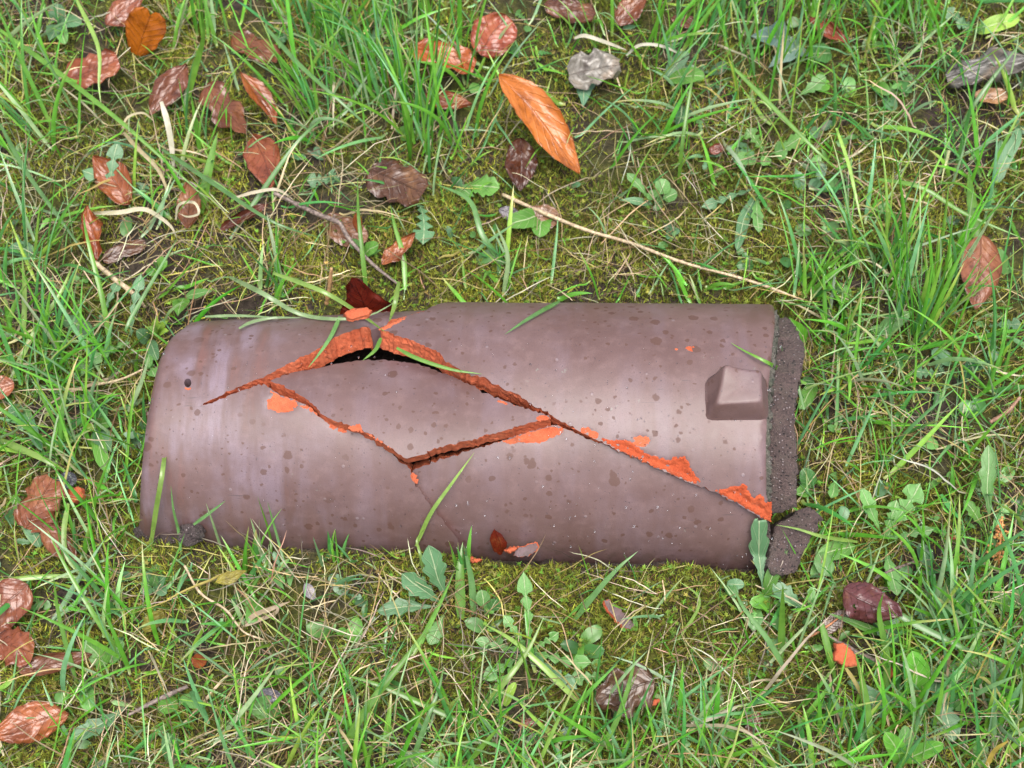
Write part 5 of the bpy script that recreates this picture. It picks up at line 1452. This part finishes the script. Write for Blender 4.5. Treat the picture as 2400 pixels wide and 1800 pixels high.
# ------------------------------------------------------------------ weeds: a crown with its leaves as parts
for i, (lab, cat, c, leaves) in enumerate(WEEDS):
    c0 = G(*c, 0.002)
    root = empty('weed_plant', c0, lab, cat)
    for j, (x, y, wpx, z, kind, colr, kw) in enumerate(leaves):
        kw = dict(kw)
        T = G(x, y, z * 1e-3)
        dpx = math.hypot(x - c[0], y - c[1])
        B = c0 + (T - c0) * 0.06 + np.array([0, 0, 0.002 + 0.03 * 0])
        W = wpx * px_scale(T)
        L = np.linalg.norm(T - B)
        cl = np.array(colr) * math.exp(random.gauss(0, 0.10))
        kw.setdefault('wave', 0.10 if kind not in ('dandelion',) else 0.14)
        kw.setdefault('fold', random.uniform(4, 14)); kw.setdefault('bend', random.uniform(0.03, 0.10)); kw.setdefault('roll', random.gauss(0, 9))
        leaf_obj('leaf', M_GREEN, cl, root, leaf_geo(kind, B, T, W, seed=400 + i * 11 + j, nv=7, nu=24, **kw))
    # short stem carrying the leaves
    st = np.array([c0 + np.array([0, 0, -0.004]), c0 + np.array([0.0004, 0, 0.003]), c0 + np.array([0.0006, -0.0003, 0.007])])

# ------------------------------------------------------------------ twigs, straws and dry curls
def tube(pts, radii, K=26, m=7, seed=0, knob=0.12):
    C = spline(pts, K); t = np.linspace(0, 1, K)
    r = np.random.default_rng(seed)
    R = np.interp(t, np.linspace(0, 1, len(radii)), radii) * (1 + knob * r.normal(0, 1, K))
    T = np.gradient(C, axis=0); T /= np.linalg.norm(T, axis=1)[:, None]
    A = np.cross(T, np.array([0.1, 0.2, 0.97])); A /= np.linalg.norm(A, axis=1)[:, None]; Bn = np.cross(T, A)
    a = np.arange(m) / m * 2 * np.pi
    V = C[:, None] + R[:, None, None] * (np.cos(a)[None, :, None] * A[:, None] + np.sin(a)[None, :, None] * Bn[:, None])
    V = V.reshape(-1, 3); F = []
    for k in range(K - 1):
        for i in range(m):
            j = (i + 1) % m
            F.append((k * m + i, k * m + j, (k + 1) * m + j, (k + 1) * m + i))
    F.append(tuple(range(m))[::-1]); F.append(tuple((K - 1) * m + i for i in range(m)))
    return V, F
def stick(name, label, cat, px_pts, hts, radii, mat, seed):
    pts = [G(x, y, h * 1e-3) for (x, y), h in zip(px_pts, hts)]
    V, F = tube(pts, [r * 1e-3 for r in radii], seed=seed)
    return tag(mesh_np(name, V, F, mat, None, True, None, pts[0]), label, cat)
stick('straw_stem', 'long pale straw slanting across the moss behind the tile', 'straw', [(1178, 456), (1240, 484), (1370, 538), (1480, 570), (1600, 615), (1750, 656), (1880, 702)], (8, 10, 11, 11, 12, 14, 16), (1.2, 1.4, 1.15, 1.2, 1.0, 1.0, .8), M_STRAW, 1)
tw = stick('dark_twig', 'knotted dark twig lying on the mauve leaf behind the tile', 'twig', [(642, 452), (690, 476), (745, 502), (795, 522), (808, 545), (835, 580), (880, 625), (935, 668)], (14, 13, 14, 15, 14, 12, 9, 6), (1.5, 1.6, 1.5, 1.8, 1.5, 1.3, 1.1, 0.8), M_TWIG, 2)
stick('dark_twig', 'thin dark twig beside the rough orange shard at the lower right', 'twig', [(1926, 1484), (1960, 1502), (2020, 1534), (2096, 1570)], (8, 9, 9, 6), (1.1, 1.4, 1.5, 1.1), M_TWIG, 3)
stick('dark_twig', 'slender dark twig behind the purple holed leaf', 'twig', [(2050, 1356), (2090, 1336), (2150, 1314)], (12, 12, 9), (0.9, 0.9, 0.6), M_TWIG, 4)
stick('leaf_stalk', 'rusty leaf stalk pointing left of the purple holed leaf', 'stalk', [(1894, 1494), (1930, 1474), (1976, 1440)], (8, 10, 12), (0.8, 0.7, 0.5), make_bark('rust_stalk', (0.25, 0.09, 0.04), (0.42, 0.17, 0.07)), 5)
stick('straw_stem', 'upright tan stub behind the top edge of the tile', 'straw', [(765, 712), (772, 672), (777, 628)], (10, 26, 40), (1.4, 1.4, 1.2), make_bark('tan_stub', (0.25, 0.14, 0.06), (0.36, 0.22, 0.10)), 6)
stick('straw_stem', 'bent tan straw in moss below the lower left tile corner', 'straw', [(432, 1325), (470, 1390), (530, 1430), (570, 1480), (620, 1500)], (14, 14, 14, 12, 8), (.7, .8, .75, .7, .6), M_STRAW, 7)
stick('straw_stem', 'grey-brown straw in the grass at the bottom left', 'straw', [(440, 1608), (370, 1640), (300, 1676)], (12, 12, 10), (1.5, 1.4, 1.0), M_TWIG, 8)
stick('straw_stem', 'reddish broken stem at the right edge above the tall dandelion leaf', 'straw', [(2320, 990), (2360, 965), (2392, 930)], (10, 14, 20), (1.3, 1.2, .9), make_bark('red_stem', (0.16, 0.08, 0.05), (0.30, 0.17, 0.11)), 9)
stick('straw_stem', 'pale thin straw crossing the left moss to the tile end', 'straw', [(206, 905), (280, 890), (335, 866)], (10, 14, 18), (0.9, 0.9, 0.7), M_STRAW, 10)
stick('straw_stem', 'bent pale straw above the dandelion leaves at the left', 'straw', [(222, 615), (270, 655), (315, 690), (340, 720)], (16, 18, 16, 10), (1.5, 1.8, 1.7, 1.2), M_STRAW, 11)

def curl_strip(label, px_pts, hts, width, col):
    V, F, T = blade_line(px_pts, hts, width * 0.55, np.array(col) * 0.72, K=26, taper=5)
    o = mesh_np('dry_blade', V, F, M_DRY, None, True, {'tint': ('FLOAT_COLOR', T)}, V.mean(0) - np.array([0, 0, .01]))
    return tag(o, label, 'dry blade')
STRAWC = (0.60, 0.52, 0.36)
curl_strip('broad bleached dry blade hanging in the upper left grass', [(378, 238), (392, 285), (402, 340), (408, 405)], (40, 36, 26, 10), 7, (0.68, 0.62, 0.48))
curl_strip('bleached dry blade looping into a ring at the left', [(412, 515), (420, 480), (455, 475), (466, 500), (440, 508), (420, 500)], (10, 20, 26, 24, 20, 16), 3.2, (0.66, 0.58, 0.40))
curl_strip('bleached crinkled blade running to the ring-shaped dry blade', [(218, 500), (280, 498), (330, 490), (360, 500), (400, 530), (415, 560)], (20, 22, 22, 20, 14, 6), 5.5, (0.62, 0.55, 0.38))
curl_strip('tan dry blade bowed over the moss at the upper left', [(290, 310), (320, 345), (372, 400), (400, 470)], (20, 26, 22, 10), 5, (0.46, 0.37, 0.20))
curl_strip('thin tan blade arching left of the bleached blade', [(286, 302), (300, 275), (335, 265), (362, 285)], (20, 26, 26, 20), 3, (0.50, 0.42, 0.25))
curl_strip('bleached bowed blade by the grey-green crumpled leaf', [(1346, 90), (1370, 84), (1410, 96), (1470, 118)], (20, 24, 22, 12), 5, (0.60, 0.55, 0.42))
curl_strip('pale arched blade right of the grey-green crumpled leaf', [(1468, 130), (1500, 106), (1550, 108), (1600, 130)], (16, 26, 24, 12), 4, (0.58, 0.54, 0.42))
curl_strip('pale dry blade pair of strands left of the twig, upper one', [(555, 462), (600, 450), (650, 445), (690, 470)], (14, 16, 16, 10), 4, (0.58, 0.50, 0.36))
curl_strip('tan dry tuft strand below the lower left part of the tile', [(575, 1460), (600, 1440), (640, 1425), (680, 1410)], (8, 14, 14, 8), 5, (0.48, 0.36, 0.24))
curl_strip('tan dry tuft strand ending at the flat tan root', [(570, 1468), (610, 1452), (650, 1432), (640, 1400)], (8, 10, 14, 16), 4, (0.50, 0.38, 0.26))
curl_strip('yellow dead blade standing at the right edge of the bottom', [(2310, 1800), (2330, 1760), (2365, 1735)], (10, 26, 36), 5, (0.55, 0.40, 0.08))
curl_strip('yellow blade below the rough orange shard', [(1980, 1562), (2010, 1610), (2035, 1672)], (16, 20, 8), 4, (0.50, 0.40, 0.12))
curl_strip('bleached pair of strands at the bottom right of the moss', [(1620, 1696), (1680, 1678), (1740, 1650)], (12, 14, 12), 5, (0.58, 0.52, 0.38))

# dried rusty seed head in the grass at the right
sh = G(2345, 1265, 0.022)
root = empty('seed_head', sh - np.array([0, 0, .012]), 'rusty dried dock seed head in the grass at the right edge', 'seed head')
V, F = tube([sh + np.array([0, -.012, -.010]), sh, sh + np.array([.001, .010, .006])], [.0006, .0006, .0004], K=8, m=5)
M_RUST = make_bark('rust_seed', (0.30, 0.11, 0.03), (0.55, 0.25, 0.08))
mesh_np('stem', V, F, M_RUST, root)
bm = bmesh.new(); bmesh.ops.create_icosphere(bm, subdivisions=1, radius=1.0)
sv2 = np.array([v.co[:] for v in bm.verts]); sf2 = np.array([[v.index for v in f.verts] for f in bm.faces]); bm.free()
pv = []; pf = []
for k in range(70):
    t = random.random()
    p = sh + np.array([random.gauss(0, .0036 * (1.2 - t)), -.009 + .020 * t, -.008 + .014 * t + random.gauss(0, .002)])
    pv.append(p + sv2 * np.array([.0012, .0009, .0008]) * random.uniform(.6, 1.3)); pf.append(sf2 + k * len(sv2))
so = mesh_np('seeds', np.concatenate(pv), np.concatenate(pf), M_RUST, root); so['kind'] = 'stuff'

# ------------------------------------------------------------------ countless small weed leaves low in the turf
def small_dens(px, py):
    return np.clip(0.35 + 1.1 * vnoise(px, py, 1 / 140, 88) + .3 * gauss(px, py, 1800, 350, 500, 300) + .3 * gauss(px, py, 200, 1000, 250, 400) + .25 * gauss(px, py, 1250, 1560, 500, 160) + .3 * gauss(px, py, 2150, 1350, 300, 400), 0.02, 1) * clearing(px, py, .7)
Pn = scatter(420, *BOX, small_dens, margin=0.008)
vs, fs_, uvs, ts, b0 = [], [], [], [], 0
PALW = [LG, MG, DG, BGc, LG]
for i, p in enumerate(Pn):
    for j in range(random.choice((1, 1, 2, 3))):
        a = random.uniform(0, 6.283); L = random.uniform(0.005, 0.016)
        kind = random.choice(('oval', 'oval', 'spoon', 'paddle', 'dandelion', 'lance'))
        T = p + np.array([math.cos(a) * L, math.sin(a) * L, random.uniform(0.002, 0.010)])
        W = L * {'oval': .62, 'spoon': .5, 'paddle': .34, 'dandelion': .42, 'lance': .3}[kind]
        V, F, U = leaf_geo(kind, p + np.array([0, 0, .003]), T, W, fold=random.uniform(4, 16), bend=random.uniform(.03, .12), roll=random.gauss(0, 14), seed=2000 + i * 3 + j, nu=14, nv=3, wave=.12)
        vs.append(V); fs_.append(F + b0); uvs.append(U); b0 += len(V)
        ts.append(np.repeat(np.array([PALW[i % 5]]) * math.exp(random.gauss(0, .2)), len(V), 0))
cov = mesh_np('ground_cover', np.concatenate(vs), np.concatenate(fs_), make_blade('cover_leaf', 0.38, 0.22, 0.5), None, True, {'tint': ('FLOAT_COLOR', np.concatenate(ts)), 'blade_uv': ('FLOAT_VECTOR', np.concatenate(uvs))})
tag(cov, kind='stuff')
